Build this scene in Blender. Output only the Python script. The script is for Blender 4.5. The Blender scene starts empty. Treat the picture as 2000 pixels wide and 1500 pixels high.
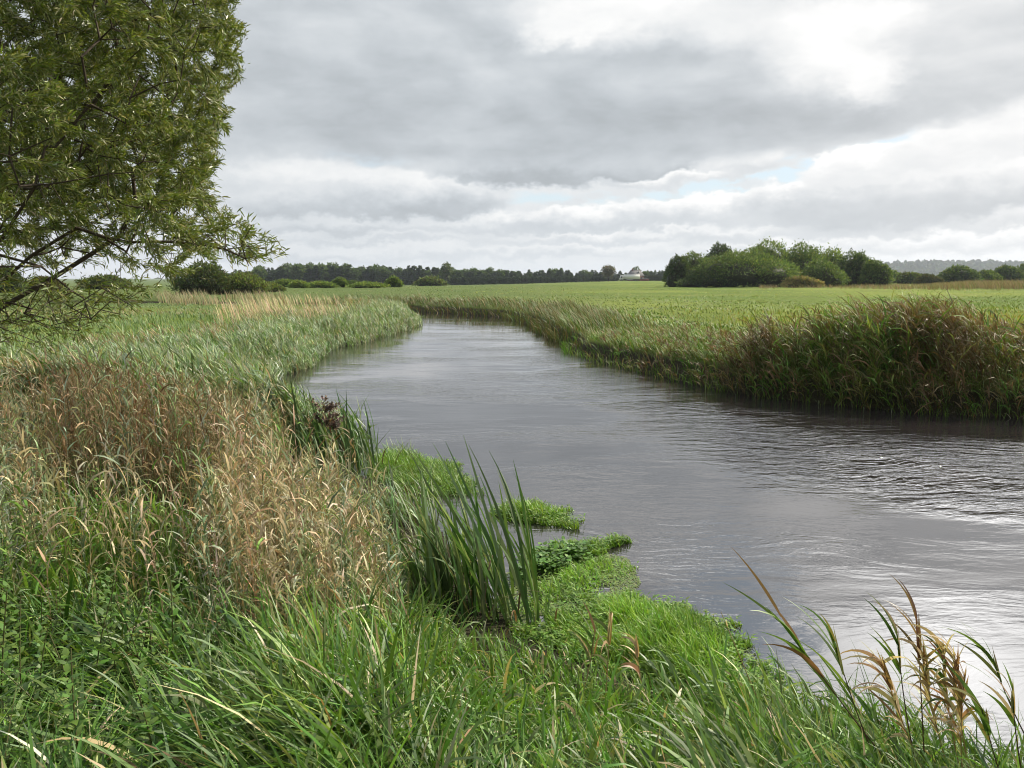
import bpy, math
import numpy as np
from mathutils import Vector

rng = np.random.default_rng(7)
SC = bpy.context.scene
COL = SC.collection
rad = math.radians

# ------------------------------------------------------------------ camera
CAM_H, FPX, HOR = 2.2, 1600.0, 543.0
PITCH = math.atan((750 - HOR) / FPX)
cam_d = bpy.data.cameras.new('camera')
cam_d.sensor_width = 36.0
cam_d.lens = 36.0 * FPX / 2000.0
cam_d.clip_start, cam_d.clip_end = 0.05, 20000
cam = bpy.data.objects.new('camera', cam_d)
cam.location = (0, 0, CAM_H)
cam.rotation_euler = (math.pi / 2 - PITCH, 0, 0)
COL.objects.link(cam)
SC.camera = cam

# ------------------------------------------------------------------ sun + exposure
SUN_AZ, SUN_EL = 58.0, 39.0           # degrees right of the view axis / above horizon
sun_d = bpy.data.lights.new('sun', 'SUN')
sun_d.energy = 5.0
sun_d.angle = rad(0.6)
sun_d.color = (1.0, 0.91, 0.74)
sun = bpy.data.objects.new('sun', sun_d)
sdir = Vector((math.sin(rad(SUN_AZ)) * math.cos(rad(SUN_EL)), math.cos(rad(SUN_AZ)) * math.cos(rad(SUN_EL)), math.sin(rad(SUN_EL))))
sun.rotation_euler = sdir.to_track_quat('Z', 'Y').to_euler()
sun.location = (30, 20, 60)
COL.objects.link(sun)
SC.view_settings.view_transform = 'Standard'
SC.view_settings.look = 'None'
SC.view_settings.exposure = 0.32
SC.view_settings.gamma = 1.0
SC.cycles.max_bounces = 6
SC.cycles.diffuse_bounces = 3
SC.cycles.glossy_bounces = 3
SC.cycles.transmission_bounces = 4
SC.cycles.transparent_max_bounces = 4
SC.cycles.caustics_reflective = False
SC.cycles.caustics_refractive = False
SC.cycles.sample_clamp_indirect = 6.0
SC.cycles.use_denoising = True
SC.cycles.filter_width = 1.05


# ------------------------------------------------------------------ node helper
class NT:
    def __init__(self, tree):
        self.t = tree
        tree.nodes.clear()

    def n(self, typ, **kw):
        nd = self.t.nodes.new(typ)
        for k, v in kw.items():
            setattr(nd, k, v)
        return nd

    def put(self, sock, v):
        if isinstance(v, bpy.types.NodeSocket):
            self.t.links.new(v, sock)
        elif v is not None:
            sock.default_value = v

    def m(self, op, a, b=None, c=None, clamp=False):
        nd = self.n('ShaderNodeMath', operation=op, use_clamp=clamp)
        for i, v in enumerate((a, b, c)):
            if v is not None:
                self.put(nd.inputs[i], v)
        return nd.outputs[0]

    def vm(self, op, a, b=None):
        nd = self.n('ShaderNodeVectorMath', operation=op)
        self.put(nd.inputs[0], a)
        if b is not None:
            self.put(nd.inputs['Scale'] if op == 'SCALE' else nd.inputs[1], b)
        return nd.outputs[0]

    def xyz(self, x, y, z=0.0):
        nd = self.n('ShaderNodeCombineXYZ')
        for i, v in enumerate((x, y, z)):
            self.put(nd.inputs[i], v)
        return nd.outputs[0]

    def sep(self, v):
        nd = self.n('ShaderNodeSeparateXYZ')
        self.put(nd.inputs[0], v)
        return nd.outputs

    def noise(self, vec, scale=1.0, detail=4.0, rough=0.55, dist=0.0, dims='3D'):
        nd = self.n('ShaderNodeTexNoise', noise_dimensions=dims)
        self.put(nd.inputs['Vector'], vec)
        nd.inputs['Scale'].default_value = scale
        nd.inputs['Detail'].default_value = detail
        nd.inputs['Roughness'].default_value = rough
        nd.inputs['Distortion'].default_value = dist
        return nd.outputs

    def mix(self, f, a, b, mode='MIX'):
        nd = self.n('ShaderNodeMix', data_type='RGBA', blend_type=mode)
        self.put(nd.inputs[0], f)
        self.put(nd.inputs[6], a if isinstance(a, bpy.types.NodeSocket) else (*a, 1))
        self.put(nd.inputs[7], b if isinstance(b, bpy.types.NodeSocket) else (*b, 1))
        return nd.outputs[2]

    def step(self, v, lo, hi, a=0.0, b=1.0):
        nd = self.n('ShaderNodeMapRange', interpolation_type='SMOOTHSTEP')
        self.put(nd.inputs[0], v)
        for i, q in enumerate((lo, hi, a, b)):
            nd.inputs[1 + i].default_value = q
        return nd.outputs[0]

    def blob(self, vec, c, s, rot=0.0, quad=True):
        mp = self.n('ShaderNodeMapping', vector_type='TEXTURE')
        self.put(mp.inputs[0], vec)
        mp.inputs[1].default_value = (c[0], c[1], 0)
        mp.inputs[2].default_value = (0, 0, rad(rot))
        mp.inputs[3].default_value = (s[0], s[1], 1)
        g = self.n('ShaderNodeTexGradient', gradient_type='QUADRATIC_SPHERE' if quad else 'SPHERICAL')
        self.put(g.inputs[0], mp.outputs[0])
        return g.outputs[1]


def px_dir(u, v):
    x, y, z = (u - 1000) / FPX, 1.0, -(v - 750) / FPX
    c, s = math.cos(PITCH), math.sin(PITCH)
    return np.array([x, y * c + z * s, -y * s + z * c])


def azel(u, v):
    d = px_dir(u, v)
    return math.degrees(math.atan2(d[0], d[1])), math.degrees(math.atan2(d[2], math.hypot(d[0], d[1])))


# ------------------------------------------------------------------ world: Nishita sky seen through a broken cloud deck
W = bpy.data.worlds.new('World')
SC.world = W
W.use_nodes = True
SKY_S = 0.1


def build_world():
    k = NT(W.node_tree)
    tc = k.n('ShaderNodeTexCoord')
    X, Y, Z = k.sep(tc.outputs['Generated'])
    az = k.m('MULTIPLY', k.m('ARCTAN2', X, Y), 57.2958)
    el = k.m('MULTIPLY', k.m('ARCSINE', Z), 57.2958)
    P0 = k.xyz(az, el)
    sky = k.n('ShaderNodeTexSky', sky_type='NISHITA', sun_disc=False)
    sky.sun_elevation = rad(SUN_EL)
    sky.sun_rotation = rad(SUN_AZ)
    D = 1 / 28.0   # picture px (of 2000) to degrees
    # high broken layer, foreshortened towards the horizon
    inv = k.m('DIVIDE', 1.0, k.m('ADD', k.m('MAXIMUM', Z, 0.0), 0.15))
    q = k.vm('SCALE', k.xyz(X, Y), inv)
    n1 = k.noise(q, 0.42, 6, 0.52, 0.3)[0]
    wv = k.vm('SUBTRACT', k.noise(k.xyz(k.m('MULTIPLY', az, 0.09), k.m('MULTIPLY', el, 0.2)), 1.0, 4, 0.55)[1], (0.5, 0.5, 0.5))
    wf = k.vm('SUBTRACT', k.noise(k.xyz(k.m('MULTIPLY', az, 0.30), k.m('MULTIPLY', el, 0.55)), 1.0, 6, 0.60)[1], (0.5, 0.5, 0.5))
    P = k.vm('ADD', P0, k.vm('ADD', k.vm('MULTIPLY', wv, (9.0, 3.2, 0)), k.vm('MULTIPLY', wf, (2.0, 1.4, 0))))
    P2 = k.vm('ADD', P0, k.vm('ADD', k.vm('MULTIPLY', wv, (5.0, 1.2, 0)), k.vm('MULTIPLY', wf, (3.4, 2.3, 0))))
    wg = k.vm('SUBTRACT', k.noise(k.xyz(k.m('MULTIPLY', az, 0.95), k.m('MULTIPLY', el, 1.3), 4.0), 1.0, 3, 0.6)[1], (0.5, 0.5, 0.5))
    P2 = k.vm('ADD', P2, k.vm('MULTIPLY', wg, (1.1, 1.0, 0)))
    el2 = k.sep(P2)[1]
    soft = k.noise(k.xyz(k.m('MULTIPLY', az, 0.13), k.m('MULTIPLY', el, 0.34), 3.0), 1.0, 5, 0.5, 0.3)[0]
    tex = k.noise(k.vm('ADD', k.xyz(k.m('MULTIPLY', az, 0.34), k.m('MULTIPLY', el, 0.8), 2.0), k.vm('SCALE', wf, 0.8)), 1.0, 4, 0.55)[0]

    def at(u, v):
        return azel(u, v)
    # base brightness of the veil behind everything
    L = k.m('MULTIPLY_ADD', k.m('SUBTRACT', n1, 0.5), 0.35, 0.70)
    L = k.m('ADD', L, k.step(el, 6.0, 0.5, 0.0, 0.04))
    L = k.m('ADD', L, k.m('MULTIPLY', k.step(az, 2, 34), k.step(el, 14, 3, 0.0, 0.14)))
    # blue slits between the cloud banks
    M = 0.0
    for (u, v, su, sv, r, a) in [(1545, 340, 150, 34, 18, 1.3), (1780, 285, 190, 26, 13, 1.3), (1330, 378, 230, 20, 6, 1.1), (1060, 392, 150, 14, 3, 0.9), (690, 312, 120, 16, 0, 1.0), (640, 466, 110, 12, 0, 0.8), (1490, -215, 190, 85, 0, 2.2), (500, -330, 300, 120, 0, 1.0)]:
        M = k.m('MULTIPLY_ADD', k.blob(P, at(u, v), (su * D * 1.15, sv * D * 1.5), r, False), a, M)
    M = k.m('MULTIPLY', M, k.step(tex, 0.38, 0.60, 0.25, 1.0))
    hi = k.m('MULTIPLY', k.step(el, 24, 42), k.step(n1, 0.56, 0.40))
    M = k.m('MAXIMUM', k.step(M, 0.12, 0.85, 0.0, 0.9), k.m('MULTIPLY', hi, 0.9))
    # above the top of the frame: what the river mirrors
    for (u, v, su, sv, r, a) in [(1700, -60, 200, 90, 0, -0.45), (2010, -310, 420, 190, 0, 1.9), (1250, -170, 420, 130, 0, -0.40), (1050, -330, 500, 140, 0, 0.35), (1450, -330, 200, 110, 0, 0.9)]:
        L = k.m('MULTIPLY_ADD', k.blob(P, at(u, v), (su * D * 1.3, sv * D * 1.3), r), a, L)
    L = k.m('MULTIPLY', L, k.step(el, 17, 30, 1.0, 1.8))
    # banks of cloud from the horizon upwards: (u, v, half width, half height, tilt, lit top, shaded base, edge softness)
    banks = [
        (620, 500, 420, 13, 0, 0.70, 0.62, 0.8), (1050, 492, 420, 14, 1, 0.76, 0.66, 0.7), (1500, 488, 380, 15, 2, 0.82, 0.72, 0.7), (1880, 470, 330, 20, 2, 0.86, 0.74, 0.6),
        (760, 462, 330, 16, 1, 0.74, 0.62, 0.6), (1200, 462, 330, 16, 2, 0.80, 0.66, 0.6), (1640, 446, 330, 20, 4, 0.84, 0.68, 0.5),
        (640, 436, 280, 22, 0, 0.72, 0.57, 0.5), (960, 440, 230, 20, 1, 0.78, 0.62, 0.5), (1130, 425, 160, 24, 4, 0.86, 0.62, 0.35), (1340, 415, 190, 28, 5, 0.90, 0.66, 0.35),
        (1950, 415, 200, 26, 2, 0.86, 0.70, 0.4), (1580, 388, 190, 36, 8, 0.93, 0.66, 0.3), (1830, 355, 330, 62, 9, 0.98, 0.60, 0.26), (1700, 322, 140, 34, 8, 0.98, 0.80, 0.28),
        (560, 345, 170, 34, 4, 0.84, 0.66, 0.5), (780, 378, 240, 46, -4, 0.80, 0.49, 0.35), (600, 392, 200, 34, 0, 0.66, 0.50, 0.5),
        (1010, 330, 190, 34, -3, 0.70, 0.47, 0.4), (1230, 322, 260, 36, 2, 0.66, 0.46, 0.45), (1440, 312, 110, 36, 14, 0.94, 0.70, 0.3), (1290, 352, 140, 14, 2, 0.82, 0.7, 0.5),
        (1960, 246, 190, 58, 16, 0.98, 0.80, 0.3),
    ]
    for (u, v, su, sv, r, top, base, sf) in banks:
        c = at(u, v)
        g = k.step(k.blob(P2, c, (su * D, sv * D * 1.25), r, False), 0.0, sf)
        t = k.step(el2, c[1] - sv * D * 0.75, c[1] + sv * D * 0.95, base - 0.04, top + 0.06)
        L = k.m('ADD', k.m('MULTIPLY', L, k.m('SUBTRACT', 1.0, g)), k.m('MULTIPLY', t, g))
        M = k.m('MULTIPLY', M, k.m('SUBTRACT', 1.0, g)) if v > -100 else M
    # the big grey deck over the upper half, thinner where the sun comes through
    deck = [(600, 150, 520, 175, 0, 0.515, 0.6), (1120, 190, 520, 130, -2, 0.47, 0.5), (1480, 235, 420, 62, 9, 0.50, 0.45), (800, 250, 460, 70, -2, 0.50, 0.55), (560, 20, 420, 150, 0, 0.56, 0.8),
            (1000, 60, 360, 120, 0, 0.53, 0.6), (1350, 130, 260, 80, 0, 0.54, 0.6), (1930, 80, 210, 150, 0, 0.58, 0.7), (1780, 215, 300, 42, 10, 0.56, 0.5), (150, 150, 420, 260, 0, 0.55, 0.8)]
    for (u, v, su, sv, r, lv, sf) in deck:
        g = k.step(k.blob(P, at(u, v), (su * D, sv * D * 1.15), r, False), 0.0, sf)
        g = k.m('MULTIPLY', g, 0.92)
        L = k.m('ADD', k.m('MULTIPLY', L, k.m('SUBTRACT', 1.0, g)), k.m('MULTIPLY', k.m('MULTIPLY_ADD', k.m('SUBTRACT', soft, 0.5), 0.28, lv), g))
        M = k.m('MULTIPLY', M, k.m('SUBTRACT', 1.0, g))
    for (u, v, su, sv, r, lv, sf) in [(1210, 10, 320, 70, 4, 0.92, 0.8), (1120, 45, 130, 34, 14, 0.86, 0.6), (1610, 100, 150, 85, -18, 0.90, 0.9), (1480, 35, 220, 50, 0, 0.78, 0.9), (1690, 150, 90, 50, -30, 0.86, 0.7), (950, 150, 70, 26, 0, 0.60, 0.9), (1660, 30, 130, 60, 0, 0.9, 0.8)]:
        g = k.m('MULTIPLY', k.step(k.blob(P2, at(u, v), (su * D, sv * D * 1.2), r, False), 0.0, sf), 0.85)
        L = k.m('ADD', k.m('MULTIPLY', L, k.m('SUBTRACT', 1.0, g)), k.m('MULTIPLY', lv, g))
    L = k.m('MULTIPLY_ADD', k.m('SUBTRACT', soft, 0.5), 0.14, L)
    L = k.m('MULTIPLY_ADD', k.m('SUBTRACT', tex, 0.5), 0.15, L)
    L = k.m('MULTIPLY', L, k.step(el, 17, 22, 0.92, 1.0))
    # bright veil around the hidden sun
    sd = k.n('ShaderNodeVectorMath', operation='DOT_PRODUCT')
    k.put(sd.inputs[0], tc.outputs['Generated'])
    sd.inputs[1].default_value = sdir
    glow = k.m('POWER', k.m('MAXIMUM', sd.outputs['Value'], 0.0), 16.0)
    L = k.m('MULTIPLY_ADD', k.m('MULTIPLY', glow, k.step(n1, 0.3, 0.65, 0.5, 1.0)), 1.9, L)
    L = k.m('MULTIPLY', L, k.m('MULTIPLY', k.step(Y, -0.5, 0.35, 0.45, 1.0), k.step(el, 38, 62, 1.0, 0.62)))  # unseen sky behind and overhead dimmed to sharpen the sunlight contrast
    L = k.m('MAXIMUM', L, 0.26)
    tint = k.mix(k.step(L, 0.42, 0.85), (0.930, 1.0, 1.06), (1.0, 1.0, 0.99))
    tint = k.mix(k.step(az, 4, 32, 0, 0.35), tint, (1.015, 0.995, 0.985))
    cloud = k.mix(1.0, k.xyz(L, L, L), tint, 'MULTIPLY')
    cloud = k.mix(1.0, cloud, (1 / SKY_S,) * 3, 'MULTIPLY')
    blue = k.mix(0.6, sky.outputs[0], (6.2, 7.4, 8.2))
    col = k.mix(M, cloud, blue)
    bg = k.n('ShaderNodeBackground')
    k.put(bg.inputs[0], col)
    bg.inputs[1].default_value = SKY_S
    out = k.n('ShaderNodeOutputWorld')
    k.t.links.new(bg.outputs[0], out.inputs[0])


build_world()
W.cycles.sampling_method = 'MANUAL'
W.cycles.sample_map_resolution = 512


# ------------------------------------------------------------------ object helpers
def tag(o, label=None, cat=None, group=None, kind=None):
    for key, v in (('label', label), ('category', cat), ('group', group), ('kind', kind)):
        if v:
            o[key] = v
    return o


def empty(name, loc, rz=0.0):
    o = bpy.data.objects.new(name, None)
    o.location = loc
    o.rotation_euler = (0, 0, rz)
    o.empty_display_size = 0.2
    COL.objects.link(o)
    return o


def mesh_np(name, V, Q, mat, col=None, parent=None, smooth=False, T=None):
    """V (n,3); Q (m,4) quads and/or T (k,3) triangles; col (n,3) point colours."""
    me = bpy.data.meshes.new(name)
    V = np.asarray(V, dtype=np.float32)
    me.vertices.add(len(V))
    me.vertices.foreach_set('co', V.ravel())
    nq = 0 if Q is None else len(Q)
    nt = 0 if T is None else len(T)
    idx = np.concatenate([np.asarray(Q, dtype=np.int32).ravel() if nq else np.zeros(0, np.int32), np.asarray(T, dtype=np.int32).ravel() if nt else np.zeros(0, np.int32)])
    me.loops.add(len(idx))
    me.loops.foreach_set('vertex_index', idx)
    me.polygons.add(nq + nt)
    st = np.concatenate([np.arange(nq, dtype=np.int32) * 4, nq * 4 + np.arange(nt, dtype=np.int32) * 3])
    me.polygons.foreach_set('loop_start', st)
    if smooth:
        me.polygons.foreach_set('use_smooth', np.ones(nq + nt, dtype=bool))
    if col is not None:
        a = me.attributes.new('Col', 'FLOAT_COLOR', 'POINT')
        c = np.ones((len(V), 4), dtype=np.float32)
        c[:, :3] = np.clip(col, 0, 1)
        a.data.foreach_set('color', c.ravel())
    me.update(calc_edges=True)
    if mat:
        me.materials.append(mat)
    o = bpy.data.objects.new(name, me)
    COL.objects.link(o)
    if parent:
        o.parent = parent
    return o


class Soup:
    """collects vertex / quad / colour arrays for one mesh"""
    def __init__(self):
        self.V, self.Q, self.C, self.n = [], [], [], 0

    def add(self, V, Q, C):
        V = np.asarray(V, float)
        self.V.append(V)
        self.Q.append(np.asarray(Q, int) + self.n)
        self.C.append(np.broadcast_to(np.asarray(C, float), V.shape))
        self.n += len(V)

    def build(self, name, mat, parent=None, smooth=False, origin=None):
        V = np.concatenate(self.V)
        if origin is not None:
            V = V - np.asarray(origin)
        o = mesh_np(name, V, np.concatenate(self.Q), mat, np.concatenate(self.C), parent, smooth)
        if origin is not None and parent is None:
            o.location = origin
        return o


# ------------------------------------------------------------------ materials
def leaf_mat(name, trans=0.35, rough=0.42, spec=0.45, tint=(1.35, 1.3, 0.75), vary=0.0):
    m = bpy.data.materials.new(name)
    m.use_nodes = True
    k = NT(m.node_tree)
    at = k.n('ShaderNodeAttribute', attribute_name='Col')
    c = at.outputs['Color']
    if vary:
        g = k.n('ShaderNodeNewGeometry')
        nz = k.noise(g.outputs['Position'], vary, 2, 0.5)[0]
        c = k.mix(1.0, c, k.mix(nz, (0.72, 0.72, 0.75), (1.25, 1.25, 1.2)), 'MULTIPLY')
    p = k.n('ShaderNodeBsdfPrincipled')
    k.put(p.inputs['Base Color'], c)
    p.inputs['Roughness'].default_value = rough
    p.inputs['Specular IOR Level'].default_value = spec
    tr = k.n('ShaderNodeBsdfTranslucent')
    k.put(tr.inputs[0], k.mix(1.0, c, tint, 'MULTIPLY'))
    mx = k.n('ShaderNodeMixShader')
    mx.inputs[0].default_value = trans
    k.t.links.new(p.outputs[0], mx.inputs[1])
    k.t.links.new(tr.outputs[0], mx.inputs[2])
    out = k.n('ShaderNodeOutputMaterial')
    k.t.links.new(mx.outputs[0], out.inputs[0])
    return m


def plain_mat(name, col, rough=0.7, scale=6.0, var=0.25, spec=0.3, bump=0.0):
    m = bpy.data.materials.new(name)
    m.use_nodes = True
    k = NT(m.node_tree)
    tc = k.n('ShaderNodeTexCoord')
    nz = k.noise(tc.outputs['Object'], scale, 5, 0.6)[0]
    p = k.n('ShaderNodeBsdfPrincipled')
    lo, hi = [c * (1 - var) for c in col], [min(1, c * (1 + var)) for c in col]
    k.put(p.inputs['Base Color'], k.mix(nz, lo, hi))
    p.inputs['Roughness'].default_value = rough
    p.inputs['Specular IOR Level'].default_value = spec
    if bump:
        b = k.n('ShaderNodeBump')
        b.inputs['Strength'].default_value = bump
        b.inputs['Distance'].default_value = 0.02
        k.put(b.inputs['Height'], nz)
        k.t.links.new(b.outputs[0], p.inputs['Normal'])
    out = k.n('ShaderNodeOutputMaterial')
    k.t.links.new(p.outputs[0], out.inputs[0])
    return m


M_GRASS = leaf_mat('grass blades', 0.27, 0.46, 0.5)
M_DRY = leaf_mat('dry stems', 0.22, 0.55, 0.3, (1.15, 1.12, 1.0))
M_FAR = leaf_mat('far foliage', 0.36, 0.6, 0.25)
M_REED = leaf_mat('reed leaves', 0.24, 0.55, 0.32)
M_WILLOW = leaf_mat('willow leaf', 0.27, 0.36, 0.5)
M_BARK = plain_mat('bark', (0.075, 0.06, 0.045), 0.9, 14, 0.45, 0.2, 0.6)


# ------------------------------------------------------------------ pixel -> world helpers
def unproj(u, v, z=0.0):
    d = px_dir(u, v)
    t = (z - CAM_H) / d[2]
    return np.array([d[0] * t, d[1] * t, z])


def proj(P):
    P = np.asarray(P, float)
    c, s = math.cos(PITCH), math.sin(PITCH)
    dz = P[..., 2] - CAM_H
    f = P[..., 1] * c - dz * s
    up = P[..., 1] * s + dz * c
    return 1000 + FPX * P[..., 0] / f, 750 - FPX * up / f, f


def vnoise(x, y, seed=0):
    """cheap smooth value noise in -1..1"""
    x, y = np.asarray(x, float), np.asarray(y, float)
    xi, yi = np.floor(x).astype(np.int64), np.floor(y).astype(np.int64)
    fx, fy = x - xi, y - yi
    fx, fy = fx * fx * (3 - 2 * fx), fy * fy * (3 - 2 * fy)

    def h(a, b):
        n = (a * 374761393 + b * 668265263 + seed * 974711) & 0x7fffffff
        n = ((n ^ (n >> 13)) * 1274126177) & 0x7fffffff
        return ((n ^ (n >> 16)) & 0xffff) / 32767.5 - 1
    return (h(xi, yi) * (1 - fx) + h(xi + 1, yi) * fx) * (1 - fy) + (h(xi, yi + 1) * (1 - fx) + h(xi + 1, yi + 1) * fx) * fy


def sstep(x, a, b):
    t = np.clip((x - a) / (b - a), 0, 1)
    return t * t * (3 - 2 * t)


# ------------------------------------------------------------------ the river outline
near_bank = [(2300, 1680), (2120, 1590), (1900, 1500), (1700, 1432), (1500, 1375), (1300, 1315), (1130, 1262), (1030, 1232), (960, 1165), (900, 1085), (850, 1015),
             (790, 965), (720, 942), (640, 915), (560, 872), (505, 825), (480, 790), (488, 768), (505, 752), (530, 733), (588, 718), (606, 702), (646, 678), (686, 673), (748, 656), (786, 646), (814, 635),
             (812, 622), (770, 614), (650, 610), (400, 606)]
far_bank = [(300, 598), (600, 602), (805, 608), (880, 612), (985, 619), (1040, 634), (1060, 650), (1116, 676), (1120, 691), (1160, 701), (1200, 712), (1300, 736), (1430, 766), (1600, 787),
            (1800, 806), (2000, 816)]
near_w = [(70, -14), (24, -5.5), (9, -1.2), (4.2, 1.2)] + [tuple(unproj(*p)[:2]) for p in near_bank] + [(-60, 60)]
far_w = [(-60, 74)] + [tuple(unproj(*p)[:2]) for p in far_bank] + [(12, 11.6), (26, 7.5), (75, 1)]
RIVER = np.array(near_w + far_w)


def poly_dist(x, y, poly=RIVER):
    """signed distance to the polygon: negative inside"""
    x, y = np.asarray(x, float), np.asarray(y, float)
    best = np.full(x.shape, 1e9)
    inside = np.zeros(x.shape, bool)
    n = len(poly)
    for i in range(n):
        ax, ay = poly[i]
        bx, by = poly[(i + 1) % n]
        ex, ey = bx - ax, by - ay
        t = np.clip(((x - ax) * ex + (y - ay) * ey) / (ex * ex + ey * ey), 0, 1)
        best = np.minimum(best, np.hypot(x - ax - t * ex, y - ay - t * ey))
        c = ((ay > y) != (by > y))
        with np.errstate(divide='ignore', invalid='ignore'):
            c &= x < (bx - ax) * (y - ay) / (by - ay) + ax
        inside ^= c
    return np.where(inside, -best, best)


def ground_h(x, y, d=None):
    d = poly_dist(x, y) if d is None else d
    h = np.where(d < 0, -0.55 * sstep(-d, 0, 1.6) - 0.05, 0.42 * sstep(d, -0.05, 0.55) + 0.18 * sstep(d, 0.4, 3.0))
    r = np.hypot(x, y)
    und = 0.05 * vnoise(x * 0.7, y * 0.7, 1) + 0.05 * vnoise(x * 0.15, y * 0.15, 2)
    az = np.arctan2(x, np.maximum(y, 1e-3))
    front = y > 50
    uu = 1000 + FPX * np.tan(np.clip(az, -1.2, 1.2))
    low = np.interp(uu, [450, 700, 1000, 1200, 1300], [-2.75, -2.75, -1.4, 0.0, 0.0])
    h = h + np.where(front, low * sstep(r, 120, 420), 0)
    # the near bank runs out gently into the water
    gentle = sstep(y, 9.5, 6.5) * (x < 6)
    h = np.where((d >= 0) & (gentle > 0), h * (1 - gentle) + gentle * (0.60 * sstep(d, -0.1, 2.5)), h)
    return h + np.where(d > 0.3, und * np.minimum(1, (d - 0.3)), 0) + 0.0 * r


# ------------------------------------------------------------------ ground sheet
def build_ground():
    fr = np.radians(np.arange(-44, 44.01, 0.3))
    bk = np.radians(np.arange(48, 312.1, 6))
    th = np.concatenate([fr, bk])
    r = [0.25]
    while r[-1] < 5200:
        r.append(r[-1] * (1.016 if r[-1] < 120 else 1.05) + 0.01)
    r = np.array(r)
    R, TH = np.meshgrid(r, th, indexing='ij')
    x, y = R * np.sin(TH), R * np.cos(TH)
    z = ground_h(x, y)
    V = np.stack([x, y, z], -1).reshape(-1, 3)
    nr, nt = R.shape
    i, j = np.meshgrid(np.arange(nr - 1), np.arange(nt), indexing='ij')
    j2 = (j + 1) % nt
    Q = np.stack([i * nt + j, i * nt + j2, (i + 1) * nt + j2, (i + 1) * nt + j], -1).reshape(-1, 4)
    V = np.vstack([V, [[0, 0, ground_h(np.array([0.]), np.array([0.]))[0]]]])
    T = np.stack([np.full(nt, len(V) - 1), (np.arange(nt) + 1) % nt, np.arange(nt)], -1)
    m = bpy.data.materials.new('meadow ground')
    m.use_nodes = True
    k = NT(m.node_tree)
    g = k.n('ShaderNodeNewGeometry')
    pos = g.outputs['Position']
    px, py, pz = k.sep(pos)
    big = k.noise(pos, 0.028, 5, 0.6)[0]
    mid = k.noise(pos, 0.16, 6, 0.65)[0]
    fine = k.noise(pos, 2.4, 6, 0.7)[0]
    c = k.mix(k.step(big, 0.38, 0.62), (0.115, 0.17, 0.030), (0.215, 0.255, 0.048))
    c = k.mix(k.step(mid, 0.55, 0.75, 0, 0.75), c, (0.19, 0.165, 0.06))
    c = k.mix(k.step(mid, 0.42, 0.25, 0, 0.6), c, (0.06, 0.13, 0.02))
    c = k.mix(k.step(fine, 0.35, 0.7, 0, 0.4), c, (0.05, 0.10, 0.02))
    c = k.mix(k.m('MULTIPLY', k.step(k.m('DIVIDE', px, py), 0.22, -0.05), k.step(py, 25, 60, 0, 0.75)), c, k.mix(mid, (0.06, 0.10, 0.028), (0.105, 0.135, 0.042)))
    dist = k.m('SQRT', k.m('ADD', k.m('MULTIPLY', px, px), k.m('MULTIPLY', py, py)))
    litter = k.mix(fine, (0.035, 0.045, 0.016), (0.11, 0.095, 0.045))
    c = k.mix(k.step(dist, 9, 26), litter, c)
    c = k.mix(k.m('MULTIPLY', k.step(pz, 0.44, 0.30), k.step(dist, 90, 70)), c, (0.035, 0.032, 0.018))
    p = k.n('ShaderNodeBsdfPrincipled')
    k.put(p.inputs['Base Color'], c)
    p.inputs['Roughness'].default_value = 0.95
    p.inputs['Specular IOR Level'].default_value = 0.1
    b = k.n('ShaderNodeBump')
    b.inputs['Strength'].default_value = 0.9
    b.inputs['Distance'].default_value = 0.25
    k.put(b.inputs['Height'], k.m('ADD', fine, k.m('MULTIPLY', mid, 2.0)))
    k.t.links.new(b.outputs[0], p.inputs['Normal'])
    out = k.n('ShaderNodeOutputMaterial')
    k.t.links.new(p.outputs[0], out.inputs[0])
    o = mesh_np('ground', V, Q, m, smooth=True, T=T)
    tag(o, kind='structure')


build_ground()


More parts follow.
